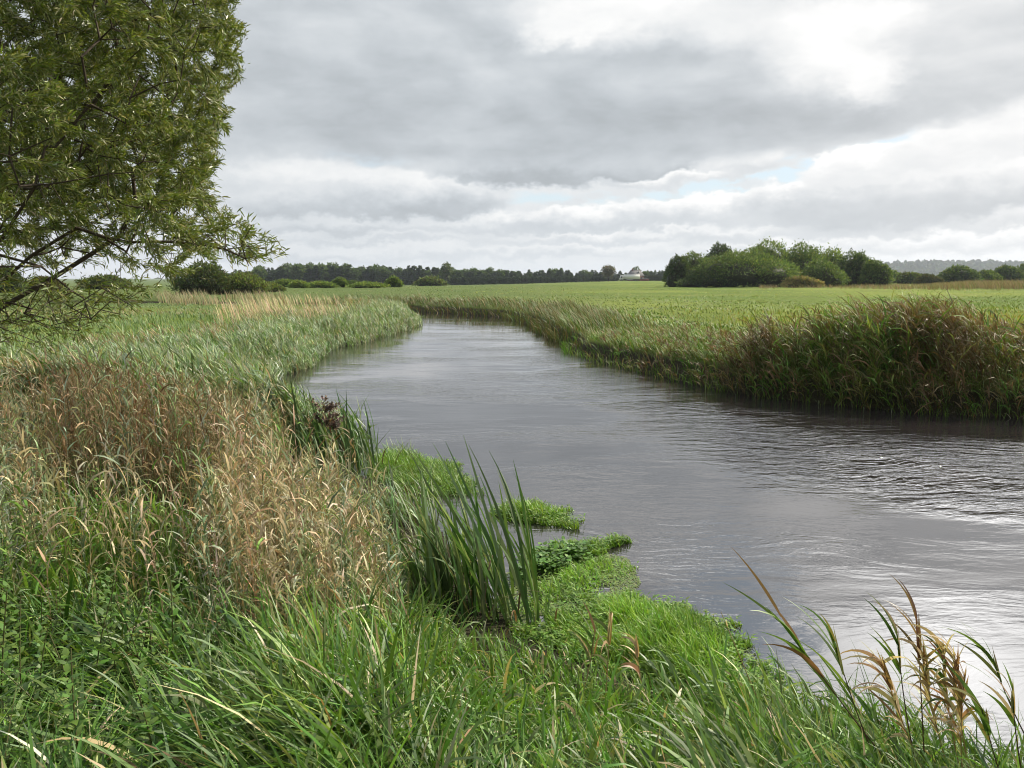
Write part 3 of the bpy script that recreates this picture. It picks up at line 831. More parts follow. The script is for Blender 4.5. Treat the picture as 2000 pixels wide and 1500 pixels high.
def build_far_bank():
    """reeds and tall grass overhanging the water on the opposite bank"""
    pts = np.array([unproj(*p)[:2] for p in far_bank[1:]] + [(12, 11.6), (20, 9.3)])
    seg = np.hypot(*np.diff(pts, axis=0).T)
    cum = np.concatenate([[0], np.cumsum(seg)])

    def along(n, lo, hi, wt):
        """n points beside the bank; wt weights by 1/distance so that near parts get more"""
        t = rng.uniform(0, 1, n * 4)
        ss = t * cum[-1]
        i = np.clip(np.searchsorted(cum, ss) - 1, 0, len(seg) - 1)
        f = ((ss - cum[i]) / seg[i])[:, None]
        b = pts[i] * (1 - f) + pts[i + 1] * f
        tan = (pts[i + 1] - pts[i]) / seg[i][:, None]
        nrm = np.stack([-tan[:, 1], tan[:, 0]], -1)
        off = rng.uniform(lo, hi, len(ss))
        q = b + nrm * off[:, None]
        dist = np.hypot(b[:, 0], b[:, 1])
        keep = rng.uniform(size=len(ss)) < (12.5 / dist) ** wt
        q, b = q[keep][:n], b[keep][:n]
        ub = 1000 + FPX * b[:, 0] / b[:, 1]
        d = poly_dist(q[:, 0], q[:, 1])
        return np.stack([q[:, 0], q[:, 1], np.maximum(ground_h(q[:, 0], q[:, 1], d), -0.03)], -1), d, ub

    # tall brown-green reeds
    s = Soup()
    P, d, u = along(9500, -0.15, 3.4, 1.2)
    nz = vnoise(P[:, 0] * 0.8, P[:, 1] * 0.8, 71)
    tall = sstep(u + 60 * nz, 1230, 1640) * (1 - 0.35 * sstep(u, 1960, 2060))
    k = (rng.uniform(size=len(u)) < 0.15 + tall) & (u > 1130)
    P, d, u, tall, nz = P[k], d[k], u[k], tall[k], nz[k]
    n = len(P)
    H = (0.20 + 1.03 * tall) * (1 + 0.10 * nz) * (1 + 0.30 * vnoise(P[:, 0] * 0.55, P[:, 1] * 0.55, 75)) * rng.uniform(0.6, 1.12, n) * (0.55 + 0.45 * sstep(d, -0.1, 0.9))
    H = np.minimum(H, 1.17)
    br = rng.uniform(size=n) < 0.5 + 0.45 * nz
    col = np.where(br[:, None], pick([(0.17, 0.12, 0.06), (0.22, 0.165, 0.085), (0.13, 0.10, 0.048), (0.15, 0.15, 0.055)], n), pick(LUSH[:3] + [(0.13, 0.17, 0.035), (0.19, 0.22, 0.06)], n))
    col = jit(col, n, 0.18)
    leafy(s, P, H, WIND + rng.normal(size=n) * 0.5, rng.uniform(0.2, 1.1, n), col, col * 0.7, nl=8, ll=(0.2, 0.48), lw=0.022, sw=0.006, lhead=WIND, hspread=2.6, droop=(0.5, 2.2), segs=3, start=0.12,
          plume=jit((0.19, 0.12, 0.07), n, 0.25))
    o = s.build('tall_reeds', M_REED)
    tag(o, 'tall wind blown brown and green reeds on the opposite bank', 'reeds', kind='stuff')

    # overhanging green grass at the foot of the bank and over its lower part
    s = Soup()
    P, d, u = along(15000, -0.30, 3.0, 0.9)
    n = len(P)
    nz = vnoise(P[:, 0] * 0.7, P[:, 1] * 0.7, 73)
    col = pick(LUSH + MEAD[:2], n)
    brn = rng.uniform(size=n) < np.where(u < 1110, 0.34, 0.10) + 0.18 * nz
    col[brn] = pick(RUST, brn.sum())
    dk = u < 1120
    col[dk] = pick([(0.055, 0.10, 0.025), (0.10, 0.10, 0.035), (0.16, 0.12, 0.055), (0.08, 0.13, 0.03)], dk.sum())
    pl = rng.uniform(size=n) < np.where((u > 1110) & (u < 1500), 0.12, 0.04)
    col[pl] = pick(PALE, pl.sum())
    spill = (d < 0.35) & (u > 1110) & (nz > 0.1)
    col[spill] = pick([(0.09, 0.19, 0.03), (0.12, 0.24, 0.035), (0.07, 0.16, 0.03)], spill.sum())
    col = jit(col, n, 0.18)
    Y = P[:, 1]
    H = rng.uniform(0.3, 0.8, n) * (1 + 0.35 * nz) * np.where(u < 1110, 0.9, 0.62)
    H = np.minimum(H, np.where(u > 1110, 0.30 + 0.28 * sstep(u, 1300, 1600), 0.7))
    thin = (u > 1420) & (rng.uniform(size=n) < 0.45)
    H[thin] *= 0.5
    over = sstep(d, 0.5, -0.1)
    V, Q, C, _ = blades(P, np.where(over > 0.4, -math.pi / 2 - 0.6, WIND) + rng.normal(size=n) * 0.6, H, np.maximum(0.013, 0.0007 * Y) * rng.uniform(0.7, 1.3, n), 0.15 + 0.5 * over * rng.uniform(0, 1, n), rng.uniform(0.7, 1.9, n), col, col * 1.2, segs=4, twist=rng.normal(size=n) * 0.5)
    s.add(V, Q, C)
    o = s.build('bank_grass', M_REED)
    tag(o, 'green and brown grass overhanging the water below the opposite bank', 'grass', kind='stuff')


build_left_bank()
build_meadows()
build_far_bank()


# ------------------------------------------------------------------ tubes
def tube(soup, pts, r0, r1, col, sides=5):
    pts = np.asarray(pts, float)
    n = len(pts)
    tg = np.gradient(pts, axis=0)
    tg /= np.linalg.norm(tg, axis=1, keepdims=True) + 1e-9
    ref = np.where(np.abs(tg[:, 2:3]) > 0.9, [[1.0, 0, 0]], [[0, 0, 1.0]])
    a = np.cross(tg, ref)
    a /= np.linalg.norm(a, axis=1, keepdims=True) + 1e-9
    b = np.cross(tg, a)
    ang = np.arange(sides) / sides * 2 * math.pi
    r = np.linspace(r0, r1, n)[:, None, None] if np.isscalar(r0) else np.asarray(r0)[:, None, None]
    V = pts[:, None] + r * (np.cos(ang)[None, :, None] * a[:, None] + np.sin(ang)[None, :, None] * b[:, None])
    i, j = np.meshgrid(np.arange(n - 1), np.arange(sides), indexing='ij')
    j2 = (j + 1) % sides
    Q = np.stack([i * sides + j, i * sides + j2, (i + 1) * sides + j2, (i + 1) * sides + j], -1).reshape(-1, 4)
    soup.add(V.reshape(-1, 3), Q, col)


def bezier(p0, p1, p2, n=8):
    t = np.linspace(0, 1, n)[:, None]
    return (1 - t) ** 2 * np.asarray(p0) + 2 * t * (1 - t) * np.asarray(p1) + t * t * np.asarray(p2)


# ------------------------------------------------------------------ the willow
def build_willow():
    root = np.array([-6.3, 7.3, 0.5])
    ev = np.array([-400, 0, 60, 130, 230, 300, 350, 395, 430, 455, 495, 512, 530, 560, 600, 640, 690, 700])
    eu = np.array([430, 446, 452, 456, 432, 415, 405, 400, 480, 500, 525, 480, 350, 320, 285, 180, 110, -400])

    def ok(P, pad=0.0):
        u, v, f = proj(P)
        return (f > 2.5) & (u < np.interp(v, ev, eu) - pad - 22 * np.maximum(0, vnoise(v * 0.03, P[:, 1] * 2, 96))) & (v < 690)
    # sample crown targets
    out = []
    while sum(map(len, out)) < 4700:
        q = rng.normal(size=(4000, 3))
        q /= np.linalg.norm(q, axis=1, keepdims=True)
        q *= rng.uniform(0.15, 1, (4000, 1)) ** 0.42
        P = np.array([-5.9, 7.4, 5.1]) + q * np.array([3.75, 3.9, 5.0])
        u, v, f = proj(P)
        k = ok(P) & (P[:, 2] > 1.0)
        pr = np.where((u > -150) & (v > -200), 1.0, 0.22)
        pr *= np.where(v > 400, 0.52, 1.0) * np.where(v > 520, 0.62, 1.0)
        # thinner places where the sky looks through
        pr *= 1 - 0.65 * sstep(vnoise(P[:, 0] * 1.3, P[:, 2] * 1.3, 91), 0.25, 0.7)
        out.append(P[k & (rng.uniform(size=len(P)) < pr)])
    T = np.concatenate(out)[:4700]
    # long low branch reaching out to the right over the meadow
    arm = np.array([unproj_d(u, v, d) for u, v, d in ((-60, 610, 6.9), (60, 500, 6.7), (150, 445, 6.6), (200, 462, 6.55), (250, 473, 6.5), (330, 472, 6.45), (390, 477, 6.4), (440, 487, 6.35), (480, 505, 6.3), (486, 520, 6.3))])
    tw = []
    for _ in range(95):
        i = rng.integers(4, len(arm))
        uu, vv, _f = proj(arm[i])
        up = rng.uniform(size=1)[0] < 0.75
        p = unproj_d(min(uu + rng.uniform(-15, 60), 522), vv + (rng.uniform(-90, -5) if up else rng.uniform(0, 26)), rng.uniform(6.0, 6.9))
        if ok(p[None], -6)[0]:
            tw.append(p)
    # trunk and limbs
    nodes, par = [root, root + (0.05, 0, 0.7), root + (0.12, -0.05, 1.3)], [-1, 0, 1]
    limbs = [((1.0, -0.3, 2.0), (1.6, -0.5, 4.4), 1), ((-1.0, 0.8, 2.2), (-1.5, 1.4, 4.2), 2), ((0.2, 1.2, 2.4), (0.7, 2.0, 5.0), 2), ((0.6, 0.2, 3.0), (0.8, 0.2, 6.6), 2),
             ((1.3, -0.6, 1.2), (2.7, -1.2, 2.5), 1), ((1.2, 0.6, 1.3), (2.8, 1.5, 2.6), 1), ((0.9, -1.2, 1.3), (1.4, -2.4, 2.9), 1), ((1.0, 0.1, 1.5), (2.9, 0.2, 3.6), 2), ((-0.9, -1.0, 1.8), (-1.7, -1.7, 3.6), 2)]
    for mid, end, p in limbs:
        prev = p
        for q in bezier(nodes[p], root + mid, root + np.array(end) + rng.normal(size=3) * 0.15, 7)[1:]:
            nodes.append(q + rng.normal(size=3) * 0.04)
            par.append(prev)
            prev = len(nodes) - 1
    prev = 2
    for q in arm:
        nodes.append(q)
        par.append(prev)
        prev = len(nodes) - 1
    N = np.zeros((40000, 3))
    N[:len(nodes)] = nodes
    pl = np.zeros(40000)
    cnt = len(nodes)
    for i in range(1, cnt):
        pl[i] = pl[par[i]] + np.linalg.norm(N[i] - N[par[i]])
    low = []
    for _ in range(150):       # thin, nearly bare twigs hanging in front of the meadow
        low.append(unproj_d(rng.uniform(-120, 320), rng.uniform(545, 640) + 40 * rng.uniform() ** 2, rng.uniform(5.6, 8.5)))
    low = np.array(low)
    low = low[ok(low, 10)]
    allT = np.concatenate([T, np.array(tw), low])
    order = np.argsort(np.linalg.norm(allT - (root + (0, 0, 2.2)), axis=1))
    for ti in order:
        p = allT[ti]
        dd = np.linalg.norm(N[:cnt] - p, axis=1)
        b = int(np.argmin(dd + 0.16 * pl[:cnt]))
        L = dd[b]
        ns = max(1, int(L / 0.22))
        prev = b
        bow = rng.normal(size=3) * 0.07 * L + np.array([0, 0, 0.10 * L])
        for s_ in range(1, ns + 1):
            t = s_ / ns
            q = N[b] * (1 - t) + p * t + bow * math.sin(math.pi * t) + (rng.normal(size=3) * 0.02 if s_ < ns else 0)
            N[cnt] = q
            par.append(prev)
            pl[cnt] = pl[prev] + np.linalg.norm(q - N[prev])
            prev = cnt
            cnt += 1
    par = np.array(par)
    leafc = np.zeros(cnt)
    nch = np.bincount(par[1:], minlength=cnt)
    leafc[nch == 0] = 1
    for i in range(cnt - 1, 0, -1):
        leafc[par[i]] += leafc[i]
    R = 0.0029 * leafc ** 0.45
    wood = np.array([0.05, 0.042, 0.03])
    big, small = Soup(), Soup()
    e = np.arange(1, cnt)
    A, B = N[par[e]], N[e]
    ra, rb = np.minimum(R[par[e]], R[e] * 1.5), R[e]
    for grp, sel, sides in ((big, leafc[e] > 60, 8), (small, leafc[e] <= 60, 4)):
        a, b, r0, r1 = A[sel], B[sel], ra[sel], rb[sel]
        t = b - a
        t /= np.linalg.norm(t, axis=1, keepdims=True) + 1e-9
        a = a - t * 0.01
        ref = np.where(np.abs(t[:, 2:3]) > 0.9, [[1.0, 0, 0]], [[0, 0, 1.0]])
        x = np.cross(t, ref)
        x /= np.linalg.norm(x, axis=1, keepdims=True)
        y = np.cross(t, x)
        ang = np.arange(sides) / sides * 2 * math.pi
        ring = np.cos(ang)[None, :, None] * x[:, None] + np.sin(ang)[None, :, None] * y[:, None]
        V = np.stack([a[:, None] + ring * r0[:, None, None], b[:, None] + ring * r1[:, None, None]], 1).reshape(-1, 3)
        m = len(a)
        j = np.arange(sides)
        j2 = (j + 1) % sides
        q0 = (np.arange(m) * 2 * sides)[:, None]
        Q = np.stack([q0 + j, q0 + j2, q0 + sides + j2, q0 + sides + j], -1).reshape(-1, 4)
        grp.add(V, Q, wood)
    tree = empty('willow_tree', root)
    tag(tree, 'leafy willow tree with drooping branches overhanging the near meadow', 'tree')
    big.build('trunk', M_BARK, tree).location = -root * 0
    small.build('branches', M_BARK, tree)
    # leaves on all thin shoots
    tip = e[(leafc[e] <= 3)]
    u, v, f = proj(N[tip])
    vis = (u > -250) & (v > -250) & (f > 1)
    rep = np.where(nch[tip] == 0, 220, 76) * np.where(vis, 1.0, 0.5) * np.where(v > 400, 0.7, 1.0) * np.where(v > 530, 0.25, 1) * np.where((u > 400) & (v > 360), 0.42, 1)
    rep = np.where(rng.uniform(size=len(tip)) < rep % 1, np.ceil(rep), np.floor(rep)).astype(int)
    idx = np.repeat(tip, rep)
    n = len(idx)
    dirv = N[idx] - N[par[idx]]
    dirv /= np.linalg.norm(dirv, axis=1, keepdims=True) + 1e-9
    shoot = rng.normal(size=(cnt, 3)) * 0.45
    dirv = dirv + shoot[idx] + np.array([0.15, 0, 0.1])
    dirv /= np.linalg.norm(dirv, axis=1, keepdims=True)
    ext = np.where(nch[idx] == 0, rng.uniform(-0.12, 0.30, n), rng.uniform(-0.1, 0.1, n))
    P = N[idx] + dirv * ext[:, None] + rng.normal(size=(n, 3)) * 0.018
    up, vp, fp = proj(P)
    k = (up < np.interp(vp, ev, eu) + 12 + 16 * vnoise(vp * 0.035, vp * 0, 95) + 10 * rng.normal(size=n)) | (fp < 1)
    P, dirv, n = P[k], dirv[k], int(k.sum())
    fwd = dirv + rng.normal(size=(n, 3)) * 0.55
    head = np.arctan2(fwd[:, 1], fwd[:, 0])
    tilt = np.arctan2(np.hypot(fwd[:, 0], fwd[:, 1]), fwd[:, 2])
    cols = pick([(0.125, 0.17, 0.03), (0.165, 0.205, 0.04), (0.09, 0.13, 0.023), (0.22, 0.24, 0.085), (0.35, 0.36, 0.22)], n, [0.30, 0.30, 0.16, 0.16, 0.08])
    cols = jit(cols, n, 0.18)
    V, Q, C, _ = blades(P, head, rng.uniform(0.04, 0.082, n), rng.uniform(0.0085, 0.0135, n), tilt, tilt + rng.uniform(0, 0.7, n), cols, cols * 1.1, segs=2, twist=rng.uniform(-1.6, 1.6, n), prof=np.array([0.25, 1.0, 0.06]), pw=1.0)
    s = Soup()
    s.add(V, Q, C)
    s.build('foliage', M_WILLOW, tree)
    for ch in tree.children:
        ch.matrix_parent_inverse = tree.matrix_basis.inverted()


def unproj_d(u, v, dist):
    """point on the sight line of (u, v) at ground distance dist along +y"""
    d = px_dir(u, v)
    t = dist / d[1]
    return np.array([d[0] * t, d[1] * t, CAM_H + d[2] * t])


bpy.context.view_layer.update()
build_willow()


# ------------------------------------------------------------------ bushes
def crown_cards(soup, lobes, n, size, cols, upright=0.3, fray=0.12):
    """leaf sprays over the outside and through the volume of a set of ellipsoid lobes"""
    lobes = np.asarray(lobes, float)
    area = (lobes[:, 3] * lobes[:, 5] + lobes[:, 4] * lobes[:, 5] + lobes[:, 3] * lobes[:, 4])
    li = rng.choice(len(lobes), n, p=area / area.sum())
    q = rng.normal(size=(n, 3))
    q[:, 2] = np.where(rng.uniform(size=n) < 0.7, np.abs(q[:, 2]), q[:, 2])
    q /= np.linalg.norm(q, axis=1, keepdims=True)
    rr = 1.0 - np.abs(rng.normal(size=n)) * 0.16 + (rng.uniform(size=n) < 0.25) * rng.uniform(0, fray, n)
    lump = 1 + 0.10 * np.sin(q[:, 0] * 7 + li) * np.cos(q[:, 2] * 8 + li * 2.0)
    P = lobes[li, :3] + q * lobes[li, 3:] * (rr * lump)[:, None]
    # drop what is well inside another lobe or under the ground
    keep = P[:, 2] > 0.05
    for L in lobes:
        keep &= ~((((P - L[:3]) / (L[3:] * 0.70)) ** 2).sum(1) < 1) | (rng.uniform(size=n) < 0.15)
    P, q, li = P[keep], q[keep], li[keep]
    m = len(P)
    d = q * 0.8 + rng.normal(size=(m, 3)) * 0.6 + np.array([-0.1, 0, upright])
    head = np.arctan2(d[:, 1], d[:, 0])
    tilt = np.arctan2(np.hypot(d[:, 0], d[:, 1]), d[:, 2])
    c = pick(cols, m) * (1 + 0.12 * np.sin(li * 2.4))[:, None]
    c = jit(c, m, 0.2)
    sz = size * rng.uniform(0.6, 1.4, m)
    V, Q, C, _ = blades(P, head, sz, sz * rng.uniform(0.28, 0.5, m), tilt, tilt + rng.uniform(-0.2, 0.7, m), c, c * 1.12, segs=2, twist=rng.uniform(-1.5, 1.5, m), prof=np.array([0.5, 1.0, 0.15]), pw=1.0)
    soup.add(V, Q, C)


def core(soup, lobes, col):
    """lumpy inner mass of twigs and inner leaves that closes the crown"""
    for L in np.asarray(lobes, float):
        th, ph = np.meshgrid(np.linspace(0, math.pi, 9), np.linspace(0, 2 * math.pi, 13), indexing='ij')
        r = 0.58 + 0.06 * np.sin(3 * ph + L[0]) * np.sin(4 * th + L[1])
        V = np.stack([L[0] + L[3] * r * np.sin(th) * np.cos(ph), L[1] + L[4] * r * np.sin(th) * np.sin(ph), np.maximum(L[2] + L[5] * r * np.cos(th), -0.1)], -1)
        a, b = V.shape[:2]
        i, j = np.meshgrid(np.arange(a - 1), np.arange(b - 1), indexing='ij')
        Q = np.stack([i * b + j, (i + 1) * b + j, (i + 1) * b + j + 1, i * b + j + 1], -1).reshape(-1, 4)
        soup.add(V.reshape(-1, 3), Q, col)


WILLOWG = [(0.095, 0.15, 0.035), (0.12, 0.175, 0.042), (0.075, 0.125, 0.032), (0.15, 0.20, 0.055)]
DARKG = [(0.055, 0.09, 0.03), (0.07, 0.11, 0.034), (0.045, 0.075, 0.026), (0.09, 0.125, 0.04)]
LIGHTG = [(0.17, 0.24, 0.055), (0.20, 0.265, 0.07), (0.14, 0.205, 0.05)]
OLIVE = [(0.085, 0.095, 0.035), (0.07, 0.085, 0.03), (0.10, 0.10, 0.04)]
BROWNG = [(0.11, 0.085, 0.045), (0.09, 0.075, 0.04), (0.13, 0.095, 0.05)]


def bush(name, label, cat, u, w, vtop, d, cols, group=None, depth=0.8, nl=7, cards=5200, upright=0.35, size=None, fray=0.14, trunk_h=0.0):
    X, Y = (u - 1000) / FPX * d, d
    zg = float(ground_h(np.array([X]), np.array([Y]))[0])
    W_ = w / FPX * d
    Ht = CAM_H + (HOR - vtop) / FPX * d - zg
    lobes = []
    lo = trunk_h * Ht
    for i in range(nl):
        a = rng.uniform(0, 2 * math.pi)
        rr = rng.uniform(0.15, 0.62)
        sc = rng.uniform(0.38, 0.58)
        hh = Ht * (1.0 - 0.5 * rr ** 1.5) * rng.uniform(0.82, 1.0) - lo
        lobes.append((math.cos(a) * rr * W_, math.sin(a) * rr * W_ * depth, lo + hh * (0.42 if lo == 0 else 0.5), W_ * sc, W_ * sc * depth, hh * (0.60 if lo == 0 else 0.52)))
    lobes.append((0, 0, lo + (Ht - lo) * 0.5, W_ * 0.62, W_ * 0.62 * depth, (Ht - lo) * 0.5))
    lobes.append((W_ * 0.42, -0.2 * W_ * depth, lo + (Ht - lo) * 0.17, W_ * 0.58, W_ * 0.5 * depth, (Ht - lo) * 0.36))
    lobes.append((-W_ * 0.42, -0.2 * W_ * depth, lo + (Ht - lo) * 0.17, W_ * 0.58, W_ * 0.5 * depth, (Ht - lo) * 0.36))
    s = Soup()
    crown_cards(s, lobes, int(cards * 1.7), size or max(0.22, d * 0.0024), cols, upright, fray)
    core(s, lobes, (0.05, 0.055, 0.028))  # core colour darkened to paint the shade inside the crown
    root = empty(name, (X, Y, zg))
    tag(root, label, cat, group)
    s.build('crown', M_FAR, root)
    t = Soup()
    ns = 1 if trunk_h > 0.12 else 4
    for i in range(ns):
        a = i * 2.1
        tube(t, bezier((0.05 * math.cos(a), 0.05 * math.sin(a), -0.1), (0.1 * W_ * math.cos(a), 0.1 * W_ * math.sin(a), Ht * 0.35), ((0.35 if ns > 1 else 0.05) * W_ * math.cos(a), 0.3 * W_ * math.sin(a), Ht * 0.68)), 0.04 * Ht ** 0.7, 0.01 * Ht ** 0.7, (0.05, 0.04, 0.03))
    t.build('trunk', M_BARK, root)
    return root


CL = 'willow scrub in the middle of the pasture'
bush('willow_shrub', 'dark leafy shrub ending the big scrub clump on the side of the white lorry', 'shrub', 1322, 30, 500, 150, DARKG, CL, cards=4200)
bush('willow_shrub', 'upright shrub second from the lorry end of the scrub clump', 'shrub', 1352, 44, 494, 154, WILLOWG, CL, cards=5200)
bush('broadleaf_tree', 'dark spreading tree poking up behind the big rounded willow shrub', 'tree', 1402, 32, 477, 168, DARKG, CL, trunk_h=0.2)
bush('willow_shrub', 'largest rounded willow shrub at the front of the pasture scrub clump', 'shrub', 1450, 98, 488, 146, WILLOWG, CL, nl=12, cards=15000)
bush('willow_shrub', 'tallest willow shrub at the top of the pasture scrub clump', 'shrub', 1497, 62, 470, 162, LIGHTG + WILLOWG, CL, nl=9, cards=9000, fray=0.22)
bush('willow_shrub', 'broad tall willow shrub just beside the tallest one of the clump', 'shrub', 1562, 62, 478, 163, WILLOWG, CL, nl=9, cards=9000, fray=0.22)
bush('willow_shrub', 'pale feathery shrub with thin top standing behind the clump', 'shrub', 1618, 40, 486, 168, LIGHTG, CL, cards=4200, fray=0.3)
bush('willow_shrub', 'small rounded shrub standing before the gap with the grassy mound', 'shrub', 1597, 50, 510, 150, WILLOWG, CL, cards=6500)
bush('willow_shrub', 'bushy shrub with ragged top near the hill end of the clump', 'shrub', 1662, 44, 492, 157, WILLOWG + DARKG, CL, cards=6500, fray=0.22)
bush('willow_shrub', 'last low shrub of the clump on the hill side', 'shrub', 1702, 32, 508, 154, WILLOWG, CL, cards=4600)
bush('willow_shrub', 'low dark skirt of brambles at the foot of the clump', 'shrub', 1375, 60, 528, 146, DARKG, CL, cards=5000)
bush('willow_shrub', 'low rounded shrub filling the notch between the two front shrubs', 'shrub', 1532, 42, 516, 149, WILLOWG, CL, cards=4600)
bush('grass_mound', 'low mound of bleached brown grass before the scrub clump', 'mound', 1560, 40, 541, 140, [(0.26, 0.2, 0.1), (0.2, 0.19, 0.07), (0.17, 0.19, 0.06)], cards=3500, depth=0.6)

bush('dark_bush', 'dark rounded bush in the meadow behind the willow branch tip', 'bush', 402, 58, 514, 82, DARKG + OLIVE, cards=9000, size=0.24, nl=9, fray=0.35)
bush('dark_bush', 'low olive bush sloping down beside the dark rounded bush', 'bush', 482, 50, 535, 84, OLIVE + LIGHTG, cards=7000, size=0.22, fray=0.35)
bush('sallow_bush', 'pale green spreading sallow in front of the dark plantation', 'bush', 520, 42, 552, 95, LIGHTG + OLIVE, cards=6000, size=0.22)
LB = 'bushes seen through the willow twigs'
bush('dark_bush', 'dark bush half hidden behind the lowest willow twigs at the frame edge', 'bush', 20, 44, 524, 90, DARKG, LB, cards=6000)
bush('dark_bush', 'round brownish bush seen through the bare willow twigs', 'bush', 92, 36, 541, 100, BROWNG + OLIVE, LB, cards=5000)
bush('dark_bush', 'wide dark bush seen through the willow twigs, nearest the big dark bush', 'bush', 212, 46, 538, 120, OLIVE + WILLOWG, LB, cards=5000, fray=0.3)

SH = 'light green shrubs before the plantation'
for u, w, vt, d, lab, cl in ((588, 16, 549, 135, 'small bright green dome shaped shrub before the plantation', LIGHTG), (628, 28, 550, 140, 'wide light green shrub next to the bright dome', LIGHTG + WILLOWG),
                             (667, 13, 543, 150, 'slim rounded tree standing between the light green shrubs', WILLOWG), (718, 30, 551, 138, 'low spreading light green shrub below the tall conifers', LIGHTG + WILLOWG),
                             (771, 13, 541, 150, 'rounded young tree alone at the field edge under the conifers', LIGHTG + WILLOWG), (560, 24, 546, 160, 'dull green shrub behind the bright dome', WILLOWG),
                             (842, 26, 540, 260, 'olive bush below the round topped tree', OLIVE + WILLOWG), (693, 14, 549, 170, 'dark little shrub beside the low spreading one', DARKG)):
    bush('field_shrub', lab, 'shrub', u, w * 1.2, vt + 1.5, d, cl, SH, cards=3400, fray=0.4, nl=9)

RS = 'scrub below the distant hills'
for u, w, vt, d, lab, cl in ((1768, 34, 533, 215, 'pale olive scrub bush next to the big clump', OLIVE + WILLOWG), (1806, 26, 537, 205, 'low greyish thicket behind the brown reed bed', OLIVE),
                             (1866, 40, 520, 210, 'large rounded dark green bush behind the brown reeds', WILLOWG + DARKG), (1918, 26, 529, 225, 'smaller bush right beside the large rounded one', WILLOWG),
                             (1958, 34, 520, 235, 'flat topped bush near the end of the reed bed', WILLOWG + DARKG), (1996, 30, 516, 240, 'last tall bush at the frame edge below the hills', WILLOWG),
                             (2070, 52, 517, 240, 'wide bush just past the frame edge', WILLOWG), (1735, 22, 530, 260, 'little bush in the shade of the big clump', WILLOWG), (1845, 30, 535, 260, 'dull bush hidden behind the large rounded bush', DARKG)):
    if u < 2010:
        bush('scrub_bush', lab, 'bush', u, w, vt, d, cl, RS, cards=4000)


# ------------------------------------------------------------------ far plantation
def conifer_mesh(name, H, R, cols):
    s = Soup()
    n = 340
    t = rng.uniform(0.0, 1.0, n) ** 0.8
    a = rng.uniform(0, 2 * math.pi, n)
    prof = (1 - t) ** 0.75 * (0.85 + 0.25 * np.sin(t * 26)) + 0.03
    P = np.stack([np.cos(a) * R * prof * 0.75, np.sin(a) * R * prof * 0.75, 0.08 * H + t * 0.86 * H], -1)
    tl = 1.2 + 0.5 * (1 - t) + rng.normal(size=n) * 0.25
    c = jit(pick(cols, n), n, 0.2)
    V, Q, C, _ = blades(P, a + rng.normal(size=n) * 0.4, (0.5 + 0.9 * (1 - t)) * R * 0.7, R * 0.55 * (0.4 + 0.6 * (1 - t)), tl, tl + 0.4, c, c * 1.1, segs=2, twist=rng.normal(size=n) * 0.5, prof=np.array([0.6, 1.0, 0.2]))
    s.add(V, Q, C)
    zz = np.linspace(0, 1, 8)
    tube(s, np.stack([0 * zz, 0 * zz, -0.2 + zz * H * 1.0], -1), R * 0.5 * (1.02 - zz) + 0.02, 0, np.mean(cols, 0) * 0.9, 7)
    o = s.build(name, M_FAR)
    return o


def broad_mesh(name, H, R, cols, lo=0.25):
    s = Soup()
    lobes = [(0, 0, H * (0.5 + lo / 2), R * 0.75, R * 0.75, H * (0.5 - lo / 2))]
    for i in range(6):
        a = rng.uniform(0, 2 * math.pi)
        lobes.append((math.cos(a) * R * 0.45, math.sin(a) * R * 0.45, H * rng.uniform(0.45, 0.78), R * 0.5, R * 0.5, H * 0.22))
    crown_cards(s, lobes, 900, H * 0.10, cols, 0.3, 0.2)
    core(s, lobes, np.mean(cols, 0))
    zz = np.linspace(0, 1, 4)
    tube(s, np.stack([0 * zz, 0 * zz, -0.2 + zz * H * 0.6], -1), 0.035 * H, 0.015 * H, (0.05, 0.04, 0.03), 6)
    return s.build(name, M_FAR)


CONG = [(0.060, 0.100, 0.045), (0.078, 0.12, 0.050), (0.052, 0.086, 0.042)]
protos = [conifer_mesh('spruce_tree', 10, rng.uniform(1.7, 2.5), CONG) for _ in range(6)] + [broad_mesh('plantation_tree', 10, rng.uniform(2.2, 3.0), [(0.075, 0.12, 0.045), (0.09, 0.135, 0.05)]) for _ in range(3)]
used = [False] * len(protos)


def far_tree(i, u, vtop, d, label, group, wide=1.0, cat='tree'):
    X = (u - 1000) / FPX * d
    zg = float(ground_h(np.array([X]), np.array([d]))[0]) - 0.05
    H = CAM_H + (HOR - vtop) / FPX * d - zg
    o = protos[i] if not used[i] else protos[i].copy()
    if used[i]:
        COL.objects.link(o)
    used[i] = True
    o.location = (X, d, zg)
    o.scale = (H / 10 * wide, H / 10 * wide, H / 10)
    o.rotation_euler = (0, 0, rng.uniform(0, 6.28))
    tag(o, label, cat, group)
    return o


